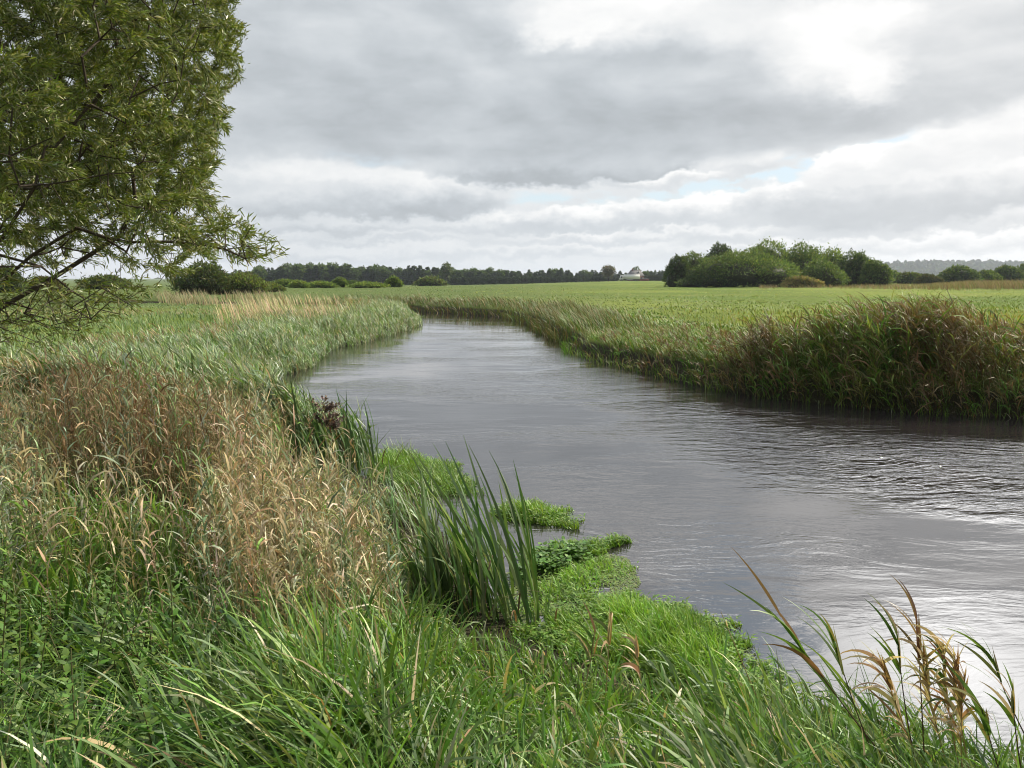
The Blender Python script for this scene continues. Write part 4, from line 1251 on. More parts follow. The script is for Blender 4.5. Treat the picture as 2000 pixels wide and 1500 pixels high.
ku = [400, 470, 520, 560, 640, 740, 800, 850, 900, 960, 1000, 1100, 1200, 1300, 1400, 1500]
kv = [535, 531, 525, 521, 521, 523, 523, 523, 529, 528, 530, 528, 533, 527, 527, 530]
u = 415.0
while u < 1400:
    d = float(np.interp(u, [400, 1300], [410, 520]))
    for row, dd in ((0, 0), (1, 26)):
        uu = u + rng.uniform(-3, 3) + row * 3
        vt = np.interp(uu, ku, kv) + rng.normal() * 2.6 + (-1.0 if row else 1.0)
        con = rng.uniform() < (0.78 if uu < 860 else 0.88)
        i = int(rng.integers(0, 6)) if con else int(rng.integers(6, 9))
        if row == 0:
            far_tree(i, uu, vt, d + dd, 'dark spruce in the front row of the far plantation' if con else 'dark leafy tree in the front row of the far plantation', 'front row of the far plantation' if con else 'leafy front trees of the far plantation', rng.uniform(0.85, 1.35) if con else rng.uniform(1.1, 1.7))
        else:
            far_tree(i, uu, vt, d + dd, 'spruce top showing between the front trees of the far plantation' if con else 'leafy treetop showing between the front trees of the far plantation', 'back row of the far plantation' if con else 'leafy back trees of the far plantation', rng.uniform(1.0, 1.6))
    u += rng.uniform(5.6, 8.2)
# young conifers, lower, before the plantation
u = 885.0
while u < 1180:
    far_tree(int(rng.integers(0, 6)), u, 540 + rng.normal() * 1.2, 400 + (u - 885) * 0.12, 'short young conifer in the low belt before the plantation', 'low belt of young conifers', rng.uniform(1.6, 2.3))
    u += rng.uniform(6, 9)


def single_tree(name, label, u, w, vtop, d, cols, lo):
    X = (u - 1000) / FPX * d
    zg = float(ground_h(np.array([X]), np.array([d]))[0]) - 0.05
    o = broad_mesh(name, CAM_H + (HOR - vtop) / FPX * d - zg, w / FPX * d, cols, lo)
    o.location = (X, d, zg)
    tag(o, label, 'tree')


single_tree('poplar_tree', 'pale round topped tree rising above the plantation', 873, 11, 515.5, 405, [(0.085, 0.12, 0.05), (0.10, 0.135, 0.055)], 0.3)
single_tree('pine_tree', 'flat topped little pine just beside the pale round topped tree', 897, 8, 529, 405, CONG, 0.6)
single_tree('beech_tree', 'broad reddish brown tree standing next to the white lorry', 1187, 15, 519, 436, BROWNG + OLIVE, 0.12)
single_tree('garden_tree', 'green treetop rising right behind the house roof', 1241, 9, 522, 475, DARKG, 0.3)


# ------------------------------------------------------------------ house, hedges and lorry on the far road
def box(s, x0, x1, y0, y1, z0, z1, col=(1, 1, 1)):
    V = np.array([(x, y, z) for z in (z0, z1) for y in (y0, y1) for x in (x0, x1)], float)
    Q = [(0, 2, 3, 1), (4, 5, 7, 6), (0, 1, 5, 4), (2, 6, 7, 3), (0, 4, 6, 2), (1, 3, 7, 5)]
    s.add(V, Q, col)


def prism(s, prof, y0, y1, col=(1, 1, 1)):
    """closed x-z outline pushed from y0 to y1"""
    n = len(prof)
    V = np.array([(x, y0, z) for x, z in prof] + [(x, y1, z) for x, z in prof], float)
    Q = [(i, (i + 1) % n, n + (i + 1) % n, n + i) for i in range(n)]
    c = np.array([(np.mean([p[0] for p in prof]), y, np.mean([p[1] for p in prof])) for y in (y0, y1)])
    V = np.vstack([V, c])
    for i in range(n):
        j = (i + 1) % n
        Q.append((j, i, 2 * n, 2 * n))
        Q.append((n + i, n + j, 2 * n + 1, 2 * n + 1))
    Q = np.array(Q)
    s.add(V, Q, col)


def wheel(parent, x, y, z, r, w, name='wheel'):
    t = Soup()
    a = np.linspace(0, 2 * math.pi, 17)
    ring = np.stack([np.cos(a) * r, 0 * a, np.sin(a) * r], -1)
    pr = [(0.55, 0.0), (0.92, 0.0), (1.0, 0.25), (1.0, 0.75), (0.92, 1.0), (0.55, 1.0)]
    V = np.concatenate([ring * [k, 1, k] + [0, q * w, 0] for k, q in pr])
    n = len(a)
    Q = [(i * n + j, (i + 1) * n + j, (i + 1) * n + j + 1, i * n + j + 1) for i in range(len(pr) - 1) for j in range(n - 1)]
    t.add(V + [x, y, z], Q, (0.02, 0.02, 0.02))
    o = t.build(name, M_TYRE, parent)
    h = Soup()
    pr = [(0.02, 0.12), (0.3, 0.05), (0.55, 0.08)]
    V = np.concatenate([ring * [k, 1, k] + [0, q * w, 0] for k, q in pr])
    Q = [(i * n + j, (i + 1) * n + j, (i + 1) * n + j + 1, i * n + j + 1) for i in range(len(pr) - 1) for j in range(n - 1)]
    h.add(V + [x, y, z], Q, (0.4, 0.4, 0.4))
    h.build('rim', M_METAL, o)


M_TYRE = plain_mat('tyre', (0.02, 0.02, 0.02), 0.9)
M_METAL = plain_mat('metal', (0.35, 0.35, 0.36), 0.45, 8, 0.15, 0.5)
M_WHITE = plain_mat('white lorry paint', (0.74, 0.74, 0.75), 0.35, 3, 0.05, 0.5)
M_BRICK = plain_mat('red brown brick', (0.19, 0.10, 0.07), 0.9, 9, 0.3)
M_ROOF = plain_mat('grey roof tiles', (0.15, 0.145, 0.15), 0.8, 7, 0.25)
M_GLASS = plain_mat('dark glass', (0.02, 0.025, 0.03), 0.08, 2, 0.1, 0.6)
M_TRIM = plain_mat('white trim', (0.7, 0.7, 0.68), 0.6, 4, 0.08)


def build_lorry():
    d = 448.0
    X0 = (1209 - 1000) / FPX * d
    root = empty('box_lorry', (X0, d, 0.55))
    tag(root, 'white box lorry parked on the far road before the house', 'lorry')
    s = Soup()
    box(s, 2.35, 10.9, 0, 2.5, 1.05, 3.55)
    s.build('box_body', M_WHITE, root)
    s = Soup()
    box(s, 0.3, 10.7, 0.6, 1.9, 0.7, 1.03, (0.05, 0.05, 0.05))
    s.build('chassis', M_TYRE, root)
    s = Soup()
    prism(s, [(0.0, 0.6), (1.95, 0.6), (1.95, 3.1), (0.75, 3.1), (0.3, 2.6), (0.02, 1.6)], 0.1, 2.4)
    cab_o = s.build('cab', M_WHITE, root)
    s = Soup()
    box(s, 0.55, 1.35, 0.07, 0.095, 1.75, 2.55)
    s.build('side_window', M_GLASS, cab_o)
    s = Soup()
    prism(s, [(0.03, 1.72), (0.06, 1.68), (0.315, 2.5), (0.27, 2.52)], 0.25, 2.25)
    s.build('windscreen', M_GLASS, cab_o)
    for x in (1.0, 8.2, 9.3):
        for y in (0.05, 2.15):
            wheel(root, x, y, 0.5, 0.5, 0.3)
    s = Soup()
    box(s, 3.4, 7.2, 0.02, 0.06, 0.55, 1.0, (0.4, 0.4, 0.4))
    s.build('side_guard', M_METAL, root)


def build_house():
    d = 459.0
    cx = (1240.5 - 1000) / FPX * d
    root = empty('brick_house', (cx, d, 0.5))
    tag(root, 'brick house with a steep grey roof behind the white lorry', 'house')
    s = Soup()
    box(s, -4.2, 4.2, 0, 7, -0.2, 3.0)
    s.build('wall', M_BRICK, root)
    s = Soup()     # hipped-end gable roof, ridge along x
    V = np.array([(-4.6, -0.4, 2.9), (4.6, -0.4, 2.9), (4.6, 7.4, 2.9), (-4.6, 7.4, 2.9), (-2.6, 3.5, 6.2), (2.6, 3.5, 6.2),
                  (-4.6, -0.4, 3.03), (4.6, -0.4, 3.03), (4.6, 7.4, 3.03), (-4.6, 7.4, 3.03)])
    s.add(V, [(6, 7, 5, 4), (8, 9, 4, 5), (7, 8, 5, 5), (9, 6, 4, 4), (0, 3, 2, 1), (0, 1, 7, 6), (1, 2, 8, 7), (2, 3, 9, 8), (3, 0, 6, 9)], (1, 1, 1))
    roof = s.build('roof', M_ROOF, root)
    s = Soup()
    box(s, -2.7, 2.7, 3.38, 3.62, 6.17, 6.3)
    s.build('ridge_cap', M_TRIM, roof)
    for x, z in ((1.5, 4.95), (-0.35, 3.75)):
        y = -0.4 + (z - 3.03) / (6.2 - 3.03) * 3.9
        f = Soup()
        box(f, x - 0.45, x + 0.45, y - 0.35, y + 0.3, z - 0.3, z + 0.42)
        sk = f.build('skylight', M_TRIM, roof)
        g = Soup()
        box(g, x - 0.33, x + 0.33, y - 0.38, y - 0.352, z - 0.2, z + 0.3)
        g.build('pane', M_GLASS, sk)
    s = Soup()
    box(s, -1.9, -1.3, 3.0, 3.6, 5.4, 7.0)
    s.build('chimney', M_BRICK, roof)
    for x in (-3.0, -1.0, 1.2, 3.1):
        f = Soup()
        box(f, x - 0.55, x + 0.55, -0.04, -0.004, 0.9, 2.2)
        w = f.build('window', M_TRIM, root)
        g = Soup()
        box(g, x - 0.45, x + 0.45, -0.06, -0.044, 1.0, 2.1)
        g.build('pane', M_GLASS, w)
    # low red brick garden shed beside the house
    sx = (1258 - 1000) / FPX * 452
    sh = empty('brick_shed', (sx, 452, 0.5))
    tag(sh, 'low red brick shed at the end of the clipped hedge by the house', 'shed')
    s = Soup()
    box(s, -2.2, 2.2, 0, 2.5, -0.1, 1.15)
    s.build('wall', plain_mat('red shed brick', (0.17, 0.06, 0.06), 0.9, 5, 0.3), sh)
    s = Soup()
    prism(s, [(-2.4, 1.14), (2.4, 1.14), (2.4, 1.24), (0, 1.6), (-2.4, 1.24)], -0.15, 2.65)
    s.build('roof', M_ROOF, sh)


def build_hedges():
    for u0, u1, d, h, lab in ((1263, 1305, 470, 2.7, 'clipped dark hedge running from the house to the scrub clump'), (1150, 1206, 455, 1.6, 'low dark hedge on the far road running up to the lorry cab')):
        x0, x1 = (u0 - 1000) / FPX * d, (u1 - 1000) / FPX * d
        s = Soup()
        n = 3000
        f = rng.uniform(size=n)
        top = f < 0.45
        P = np.stack([rng.uniform(x0, x1, n), np.where(top, rng.uniform(0, 1.6, n), 0) + d, np.where(top, h, rng.uniform(0, h, n))], -1)
        c = jit(pick(DARKG, n), n, 0.2)
        a = rng.uniform(0, 6.28, n)
        V, Q, C, _ = blades(P, a, 0.45, 0.3, 0.6, 1.5, c, c, segs=1, prof=np.array([1, 0.7]))
        s.add(V, Q, C)
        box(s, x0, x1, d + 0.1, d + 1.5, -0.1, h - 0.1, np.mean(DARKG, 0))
        o = s.build('clipped_hedge', M_FAR, origin=(x0, d, 0.5 * 0))
        o.location.z = 0.5
        tag(o, lab, 'hedge')


build_lorry()
build_house()
build_hedges()


# ------------------------------------------------------------------ wooded hills on the horizon
def build_hills():
    d0 = 2600.0
    uu = np.arange(1380, 2500, 2.0)
    vt = np.interp(uu, [1380, 1480, 1700, 1760, 1800, 1880, 1960, 2010, 2100, 2300, 2500], [542, 530, 517, 512, 511, 511, 512, 515, 516, 522, 535])
    H = CAM_H + (HOR - vt) / FPX * d0 + 2.5 * vnoise(uu * 0.09, uu * 0, 81) + 2.2 * vnoise(uu * 0.3, uu * 0, 82)
    X = (uu - 1000) / FPX * d0
    V, C = [], []
    rows = [(-420, 0.0), (-240, 0.45), (-90, 0.86), (0, 1.0), (160, 0.95), (500, 0.4), (800, -0.05)]
    for dy, k in rows:
        jz = 1 + 0.05 * vnoise(uu * 0.25, uu * 0 + dy, 83)
        V.append(np.stack([X * (1 + dy / d0), 0 * X + d0 + dy, H * k * jz], -1))
    V = np.concatenate(V)
    n = len(uu)
    i, j = np.meshgrid(np.arange(len(rows) - 1), np.arange(n - 1), indexing='ij')
    Q = np.stack([i * n + j, i * n + j + 1, (i + 1) * n + j + 1, (i + 1) * n + j], -1).reshape(-1, 4)
    o = mesh_np('hills', V, Q, plain_mat('distant woodland', (0.04, 0.06, 0.03), 0.95, 0.02, 0.5, 0.05))
    tag(o, kind='structure')
    s = Soup()
    m = 5200
    q = rng.integers(0, n, m)
    k = rng.uniform(-0.02, 1.0, m)
    dy = np.interp(k, [0, 0.45, 0.86, 1.0], [-420, -240, -90, 0])
    P = np.stack([X[q] * (1 + dy / d0), d0 + dy, H[q] * k - 3], -1)
    c = jit(pick([(0.045, 0.06, 0.03), (0.05, 0.07, 0.032), (0.06, 0.07, 0.035)], m), m, 0.25)
    V, Q, C, _ = blades(P, rng.uniform(0, 6.28, m), rng.uniform(6, 12, m), rng.uniform(9, 16, m), 0.0, 0.4, c, c, segs=2, twist=rng.uniform(0, 3, m), prof=np.array([0.9, 1.0, 0.35]))
    s.add(V, Q, C)
    o = s.build('hill_woodland', M_FAR)
    tag(o, 'bluish wooded ridge along the far horizon', 'woodland', kind='stuff')


build_hills()


# ------------------------------------------------------------------ water plants at the near edge
def in_poly(x, y, poly):
    inside = np.zeros(x.shape, bool)
    n = len(poly)
    for i in range(n):
        ax, ay = poly[i]
        bx, by = poly[(i + 1) % n]
        c = ((ay > y) != (by > y))
        with np.errstate(divide='ignore', invalid='ignore'):
            c &= x < (bx - ax) * (y - ay) / (by - ay) + ax
        inside ^= c
    return inside


def fill(pxpoly, n, z=0.0, rag=0.13):
    poly = np.array([unproj(*p)[:2] for p in pxpoly])
    lo, hi = poly.min(0) - 0.1, poly.max(0) + 0.1
    q = rng.uniform(lo, hi, (n * 6, 2))
    r = np.stack([vnoise(q[:, 0] * 7, q[:, 1] * 7, 101), vnoise(q[:, 0] * 7, q[:, 1] * 7, 102)], -1) * rag
    k = in_poly(q[:, 0] + r[:, 0], q[:, 1] + r[:, 1], poly)
    q = q[k][:n]
    return np.column_stack([q, np.full(len(q), z)])


BRIGHT = [(0.14, 0.28, 0.022), (0.18, 0.32, 0.03), (0.10, 0.21, 0.02), (0.23, 0.34, 0.06)]


def mat_thing(name, label, pxpoly, n, h, cols=BRIGHT, w=(0.005, 0.012), group='floating grass mats at the near bank', cress=0.0):
    P = fill(pxpoly, int(n * 0.75), -0.01)
    m = len(P)
    s = Soup()
    c = jit(pick(cols, m), m, 0.18)
    lump = 0.85 + 0.45 * vnoise(P[:, 0] * 4, P[:, 1] * 4, 111)
    lump *= 0.40 + 0.60 * sstep(-poly_dist(P[:, 0], P[:, 1], np.array([unproj(*q)[:2] for q in pxpoly])), -0.02, 0.28)
    c = c * (1 + 0.35 * vnoise(P[:, 0] * 2.5, P[:, 1] * 2.5, 112))[:, None] * np.array([1, 1, 1])
    V, Q, C, _ = blades(P, WIND + rng.normal(size=m) * 1.3, rng.uniform(h * 0.4, h * 1.5, m) * lump, rng.uniform(*w, m), rng.uniform(0, 0.6, m), rng.uniform(0.5, 2.2, m), c, c * 1.15, segs=3, twist=rng.normal(size=m) * 0.6)
    s.add(V, Q, C)
    # creeping stems and leaflets lying on the water
    m2 = m // 3
    P2 = fill(pxpoly, m2, 0.01, 0.10)
    m2 = len(P2)
    c = jit(pick(cols, m2), m2, 0.2) * 0.85
    P2[:, 2] = rng.uniform(0.004, h * 0.4, m2)
    a = rng.uniform(1.0, 1.5, m2)
    V, Q, C, _ = blades(P2, rng.uniform(0, 6.28, m2), rng.uniform(0.02, 0.05, m2), rng.uniform(0.008, 0.018, m2), a, a + 0.3, c, c, segs=2, prof=np.array([0.4, 1, 0.3]))
    s.add(V, Q, C)
    org = P.mean(0)
    org[2] = 0
    o = s.build(name, M_GRASS, origin=org)
    tag(o, label, 'water plants', group)
    return o


mat_thing('floating_grass_mat', 'bright green grass mat behind the tall sword leaves, nearest the dark plant clump', [(725, 890), (800, 887), (880, 905), (935, 940), (930, 965), (880, 975), (800, 965), (730, 940)], 5200, 0.20)
mat_thing('floating_grass_mat', 'small bright green grass island surrounded by water', [(965, 1000), (985, 985), (1060, 990), (1110, 1003), (1150, 1020), (1120, 1030), (1040, 1022), (985, 1020)], 3600, 0.17)
mat_thing('floating_grass_mat', 'narrow grassy spit pointing out into the river beside the duckweed', [(1020, 1100), (1060, 1075), (1130, 1060), (1205, 1055), (1235, 1062), (1190, 1078), (1120, 1098), (1040, 1125)], 4200, 0.16)
mat_thing('floating_grass_mat', 'largest bright grass mat at the water edge, below the duckweed', [(1060, 1215), (1130, 1175), (1230, 1165), (1330, 1185), (1405, 1212), (1440, 1250), (1475, 1310), (1545, 1370), (1620, 1430), (1500, 1430), (1380, 1390), (1230, 1345), (1090, 1290), (1030, 1250)], 19000, 0.17)
mat_thing('floating_grass_mat', 'thin yellow green shoots growing up through the duckweed', [(1030, 1150), (1090, 1110), (1190, 1090), (1225, 1110), (1190, 1150), (1120, 1180), (1060, 1200), (1020, 1190)], 1900, 0.12, cols=[(0.16, 0.30, 0.04), (0.2, 0.33, 0.05)])


def build_duckweed():
    poly = np.array([unproj(*p)[:2] for p in [(985, 1130), (1010, 1110), (1080, 1085), (1195, 1078), (1240, 1100), (1245, 1135), (1225, 1165), (1260, 1180), (1180, 1230), (1100, 1275), (1000, 1265), (940, 1200)]])
    lo, hi = poly.min(0), poly.max(0)
    st = 0.014
    X, Y = np.meshgrid(np.arange(lo[0], hi[0], st), np.arange(lo[1], hi[1], st))
    x, y = X.ravel(), Y.ravel()
    k = in_poly(x + 0.05 * vnoise(x * 8, y * 8, 121), y + 0.05 * vnoise(x * 8, y * 8, 122), poly)
    k &= (vnoise(x * 5, y * 5, 123) > -0.62) & (rng.uniform(size=len(x)) < 0.96)
    x, y = x[k] + rng.uniform(-0.005, 0.005, k.sum()), y[k] + rng.uniform(-0.005, 0.005, k.sum())
    n = len(x)
    r = rng.uniform(0.006, 0.0125, n)
    a = rng.uniform(0, 6.28, n)
    z = 0.003 + rng.uniform(0, 0.003, n)
    V = np.stack([np.stack([x + r * np.cos(a + q), y + r * np.sin(a + q), z + rng.uniform(0, 0.002, n)], -1) for q in (0, 1.57, 3.14, 4.71)], 1).reshape(-1, 3)
    Q = np.arange(n * 4).reshape(-1, 4)
    c = jit(pick([(0.20, 0.27, 0.10), (0.24, 0.30, 0.13), (0.17, 0.25, 0.07)], n), n, 0.12)
    o = mesh_np('duckweed', V, Q, M_FAR, np.repeat(c, 4, 0))
    tag(o, 'pale green duckweed film on the still water by the bank', 'duckweed', kind='stuff')
    # dark round leaved cress at its back edge
    s = Soup()
    P = fill([(1000, 1110), (1060, 1080), (1120, 1075), (1160, 1085), (1100, 1120), (1010, 1145)], 1100, 0.0, 0.16)
    m = len(P)
    P[:, 2] = rng.uniform(0.01, 0.10, m)
    c = jit(pick([(0.08, 0.17, 0.03), (0.11, 0.22, 0.035), (0.14, 0.26, 0.05)], m), m, 0.2)
    t = rng.uniform(0.9, 1.5, m)
    V, Q, C, _ = blades(P, rng.uniform(0, 6.28, m), rng.uniform(0.03, 0.055, m), rng.uniform(0.022, 0.04, m), t, t + 0.3, c, c, segs=3, prof=np.array([0.3, 1, 0.9, 0.2]))
    s.add(V, Q, C)
    org = np.array([*P.mean(0)[:2], 0])
    o = s.build('watercress_clump', M_GRASS, origin=org)
    tag(o, 'dark round leaved watercress between the sword leaves and the grassy spit', 'water plant')


build_duckweed()

SWORD = [(0.050, 0.115, 0.024), (0.065, 0.14, 0.03), (0.095, 0.17, 0.045), (0.055, 0.10, 0.03), (0.17, 0.22, 0.11)]


def sword_clump(name, label, px_c, spread, n, H, lean, extra=(), z=0.0, wid=0.024, cols=SWORD):
    c0 = unproj(*px_c, z)
    s = Soup()
    P = c0 + np.column_stack([rng.normal(size=n).clip(-1.6, 1.6) * spread[0], rng.normal(size=n).clip(-1.6, 1.6) * spread[1], np.full(n, -0.03)])
    hd = WIND + rng.normal(size=n) * 0.7
    t0 = rng.uniform(0.02, 0.36, n)
    c = jit(pick(cols, n), n, 0.18)
    V, Q, C, _ = blades(P, hd, rng.uniform(H * 0.4, H, n), wid * rng.uniform(0.6, 1.2, n), t0, t0 + rng.uniform(0.1, lean, n), c, c * 1.25, segs=7, twist=rng.normal(size=n) * 0.7, pw=1.8, prof=np.array([0.7, 0.9, 1, 1, 0.9, 0.7, 0.42, 0.05]))
    s.add(V, Q, C)
    for (u, v, tu, tv, w, bend) in extra:
        b = unproj(u, v, z)
        t = unproj_d(tu, tv, b[1] - 0.05)
        ctrl = b * 0.45 + t * 0.55 + np.array([bend, 0, 0.12])
        pts = bezier(b, ctrl, t, 9)
        tt = np.linspace(0, 1, 9)
        half = (w * 0.5 * np.minimum(1, 0.75 + tt) * (1 - tt ** 3) + 0.0008)[:, None]
        sd = np.array([math.cos(0.4), math.sin(0.4), 0])
        V = np.stack([pts - half * sd, pts + half * sd + np.array([0, 0.002, 0])], 1).reshape(-1, 3)
        q = np.arange(8) * 2
        cc = jit(pick(SWORD, 1), 1, 0.1)
        s.add(V, np.stack([q, q + 1, q + 3, q + 2], -1), cc)
    # withered brown blades at the foot
    m = n // 5
    P = c0 + np.column_stack([rng.normal(size=m) * spread[0], rng.normal(size=m) * spread[1] - 0.05, np.full(m, 0.0)])
    cc = jit(pick([(0.09, 0.06, 0.035), (0.2, 0.15, 0.08)], m), m, 0.2)
    V, Q, C, _ = blades(P, rng.uniform(0, 6.28, m), rng.uniform(0.2, 0.5, m), 0.014, 0.3, rng.uniform(1.2, 2.2, m), cc, cc, segs=4)
    s.add(V, Q, C)
    o = s.build(name, M_GRASS, origin=c0)
    tag(o, label, 'plant')
    return o


sword_clump('sweet_flag_clump', 'tall sword leaved clump standing in the duckweed at the water edge', (925, 1195), (0.27, 0.17), 120, 1.08, 0.75,
            extra=[(1010, 1215, 905, 850, 0.022, -0.02), (1020, 1220, 870, 862, 0.02, -0.03), (1030, 1225, 955, 880, 0.018, 0.12), (1035, 1228, 915, 868, 0.018, 0.05), (1000, 1205, 800, 870, 0.022, -0.02), (995, 1190, 845, 865, 0.022, 0.0),
                   (1042, 1225, 960, 960, 0.02, -0.01), (985, 1195, 795, 872, 0.018, -0.1)])
sword_clump('sedge_clump', 'low dense sedge clump joining the sword leaves to the dry grass', (880, 1130), (0.20, 0.22), 110, 0.70, 1.5, z=0.15, wid=0.013, cols=SWORD[:3] + PALE[:3])
sword_clump('sedge_clump', 'short sedge tuft between the back grass mat and the dry grass', (785, 1005), (0.20, 0.20), 190, 0.45, 1.6, z=0.1, wid=0.011, cols=LUSH[:3] + PALE[:2])
sword_clump('iris_clump', 'dark iris clump by the river bearing the brown seed head', (655, 915), (0.24, 0.26), 120, 0.98, 0.6, z=0.15, wid=0.022,
            extra=[(600, 930, 565, 735, 0.024, 0.0), (615, 925, 590, 752, 0.022, 0.0), (640, 925, 600, 755, 0.02, 0.0), (690, 930, 670, 790, 0.024, -0.05), (700, 935, 672, 798, 0.022, 0.02), (600, 930, 515, 775, 0.022, -0.05)])


def seed_plant():
    b = unproj(655, 925, 0.15)
    top = unproj_d(632, 800, b[1] - 0.15)
    root = empty('dock_plant', b)
    tag(root, 'withered dock with a dark brown branching seed head in the iris clump', 'plant')
    st, hd = Soup(), Soup()
    tube(st, bezier(b - b, np.array([0.02, 0, 0.3]), top - b), 0.006, 0.003, (0.10, 0.07, 0.05))
    for i in range(18):
        t = rng.uniform(0.66, 1.04)
        p = (top - b) * t
        e = p + np.array([rng.uniform(-0.12, 0.24), rng.uniform(-0.12, 0.06), rng.uniform(0.04, 0.18)])
        tube(st, bezier(p, p * 0.5 + e * 0.5 + np.array([0, 0, 0.02]), e, 5), 0.003, 0.0015, (0.10, 0.07, 0.05), 4)
        m = 40
        f = rng.uniform(0.3, 1.05, m)[:, None]
        P = p * (1 - f) + e * f + rng.normal(size=(m, 3)) * 0.014
        c = jit(pick([(0.20, 0.145, 0.12), (0.25, 0.18, 0.15), (0.14, 0.10, 0.085)], m), m, 0.25)
        V, Q, C, _ = blades(P, rng.uniform(0, 6.28, m), 0.03, 0.022, rng.uniform(0, 2, m), rng.uniform(0, 2.5, m), c, c, segs=2, prof=np.array([0.6, 1, 0.4]))
        hd.add(V, Q, C)
    st.build('stem', M_DRY, root)
    hd.build('seed_head', M_DRY, root)


seed_plant()

# lone shoots standing in the duckweed
for (u, v, tu, tv, lab) in ((1069, 1218, 1066, 1118, 'tallest lone green shoot standing in the duckweed'), (1047, 1222, 1044, 1148, 'short lone shoot between the tall one and the sword leaves'), (1096, 1222, 1098, 1182, 'stumpy dark shoot in the duckweed on the open side of the tall one')):
    b = unproj(u, v, 0)
    t = unproj_d(tu, tv, b[1])
    s = Soup()
    for dx, k in ((0, 1.0), (0.012, 0.8), (-0.012, 0.62)):
        V, Q, C, _ = blades(np.array([[dx, 0, -0.03]]), rng.uniform(0, 6.28, 1), (t[2] + 0.03) * k, 0.016, 0.02, 0.15, jit(pick(SWORD, 1), 1), (0.09, 0.19, 0.04), segs=5, twist=rng.uniform(-0.4, 0.4, 1))
        s.add(V, Q, C)
    o = s.build('water_shoot', M_GRASS)
    o.location = b
    tag(o, lab, 'water plant', 'lone shoots in the duckweed')


# ------------------------------------------------------------------ individual reeds and stalks
def reed(label, base, tip, zb, lcol, scol, nl=7, ll=0.30, lw=0.016, bow=0.08, lhead=WIND, group=None, droop=(0.2, 1.0), start=0.45, spike=True, name='reed_stalk', sr=0.0032, cat='reed', leaf0=(0.1, 0.5)):
    b = unproj(*base, zb)
    t = unproj_d(*tip, b[1] - 0.05)
    root = empty(name, b)
    tag(root, label, cat, group)
    pts = bezier((0, 0, 0), (t - b) * 0.55 + np.array([-bow, 0, bow * 0.6]), t - b, 12)
    if spike:
        pts_s = pts[:10]
    else:
        pts_s = pts
    s = Soup()
    tube(s, pts_s, sr, sr * 0.45, scol, 5)
    s.build('stem', M_DRY, root)
    s = Soup()
    m = nl
    f = start + (1 - start) * (np.arange(m) + rng.uniform(0.2, 0.8, m)) / m * 0.85
    g = f * 11
    i0 = np.minimum(g.astype(int), 10)
    P = pts[i0] * (1 - (g - i0))[:, None] + pts[np.minimum(i0 + 1, 11)] * (g - i0)[:, None]
    dv = pts[np.minimum(i0 + 1, 11)] - pts[i0]
    hd0 = np.arctan2(dv[:, 1], dv[:, 0])
    tl = np.arctan2(np.hypot(dv[:, 0], dv[:, 1]), dv[:, 2])
    hd = lhead + rng.normal(size=m) * (0.45 if spike and nl < 10 else 1.0)
    c = jit(pick(lcol, m), m, 0.15)
    t0 = tl * 0.6 + rng.uniform(*leaf0, m)
    V, Q, C, _ = blades(P, hd, rng.uniform(0.6, 1.1, m) * ll, lw * rng.uniform(0.6, 1.15, m), t0, t0 + rng.uniform(*droop, m), c, c * rng.uniform(0.8, 1.2, (m, 1)), segs=7, twist=rng.normal(size=m) * 0.9, prof=np.array([0.5, 0.95, 1, 0.9, 0.72, 0.5, 0.28, 0.04]))
    s.add(V, Q, C)
    if spike:    # rolled bundle of youngest leaves
        dv = (pts[11] - pts[8])
        L = np.linalg.norm(pts[11] - pts[7])
        for q in range(4):
            hd1 = math.atan2(dv[1], dv[0]) + rng.normal() * 0.12
            t1 = math.atan2(math.hypot(dv[0], dv[1]), dv[2]) + rng.normal() * 0.05
            c = jit(pick(lcol, 1), 1, 0.12)
            V, Q, C, _ = blades(pts[7:8] + rng.normal(size=(1, 3)) * 0.003, hd1, L * rng.uniform(0.8, 1.08), lw * rng.uniform(0.7, 1.1), t1, t1 + rng.uniform(-0.1, 0.25), c, c, segs=7, twist=rng.uniform(-1.5, 1.5, 1), prof=np.array([0.5, 0.9, 1, 0.95, 0.75, 0.5, 0.25, 0.03]))
            s.add(V, Q, C)
    s.build('leaves', M_GRASS, root)
    return root


GREENL = [(0.10, 0.19, 0.03), (0.08, 0.16, 0.03), (0.14, 0.22, 0.045), (0.22, 0.20, 0.07)]
BRNL = [(0.40, 0.28, 0.15), (0.50, 0.38, 0.22), (0.30, 0.18, 0.085), (0.56, 0.46, 0.31)]
MIXL = GREENL[:3] + BRNL[:2]
DSTEM, TSTEM = (0.11, 0.07, 0.045), (0.36, 0.27, 0.14)
RG = 'reeds rising at the water edge in the corner'
reed('tallest green reed with red edged leaves leaning far over the open water', (1735, 1490), (1503, 1168), 0.35, [(0.11, 0.2, 0.035), (0.14, 0.22, 0.04), (0.3, 0.16, 0.07)], DSTEM, 6, 0.32, 0.017, 0.05, group=RG, start=0.35)
reed('second tallest green reed with broad folded leaves', (1725, 1520), (1622, 1215), 0.35, GREENL, DSTEM, 7, 0.30, 0.018, 0.04, group=RG, start=0.4)
reed('half withered reed with a thin forked top beside the straw coloured bunch', (1790, 1500), (1752, 1205), 0.3, MIXL, DSTEM, 7, 0.26, 0.014, 0.03, group=RG, start=0.5)
reed('thin dark reed standing upright highest in the straw bunch', (1806, 1490), (1790, 1182), 0.3, [(0.14, 0.13, 0.06), (0.2, 0.13, 0.07)], DSTEM, 6, 0.20, 0.012, 0.0, group=RG, start=0.65)
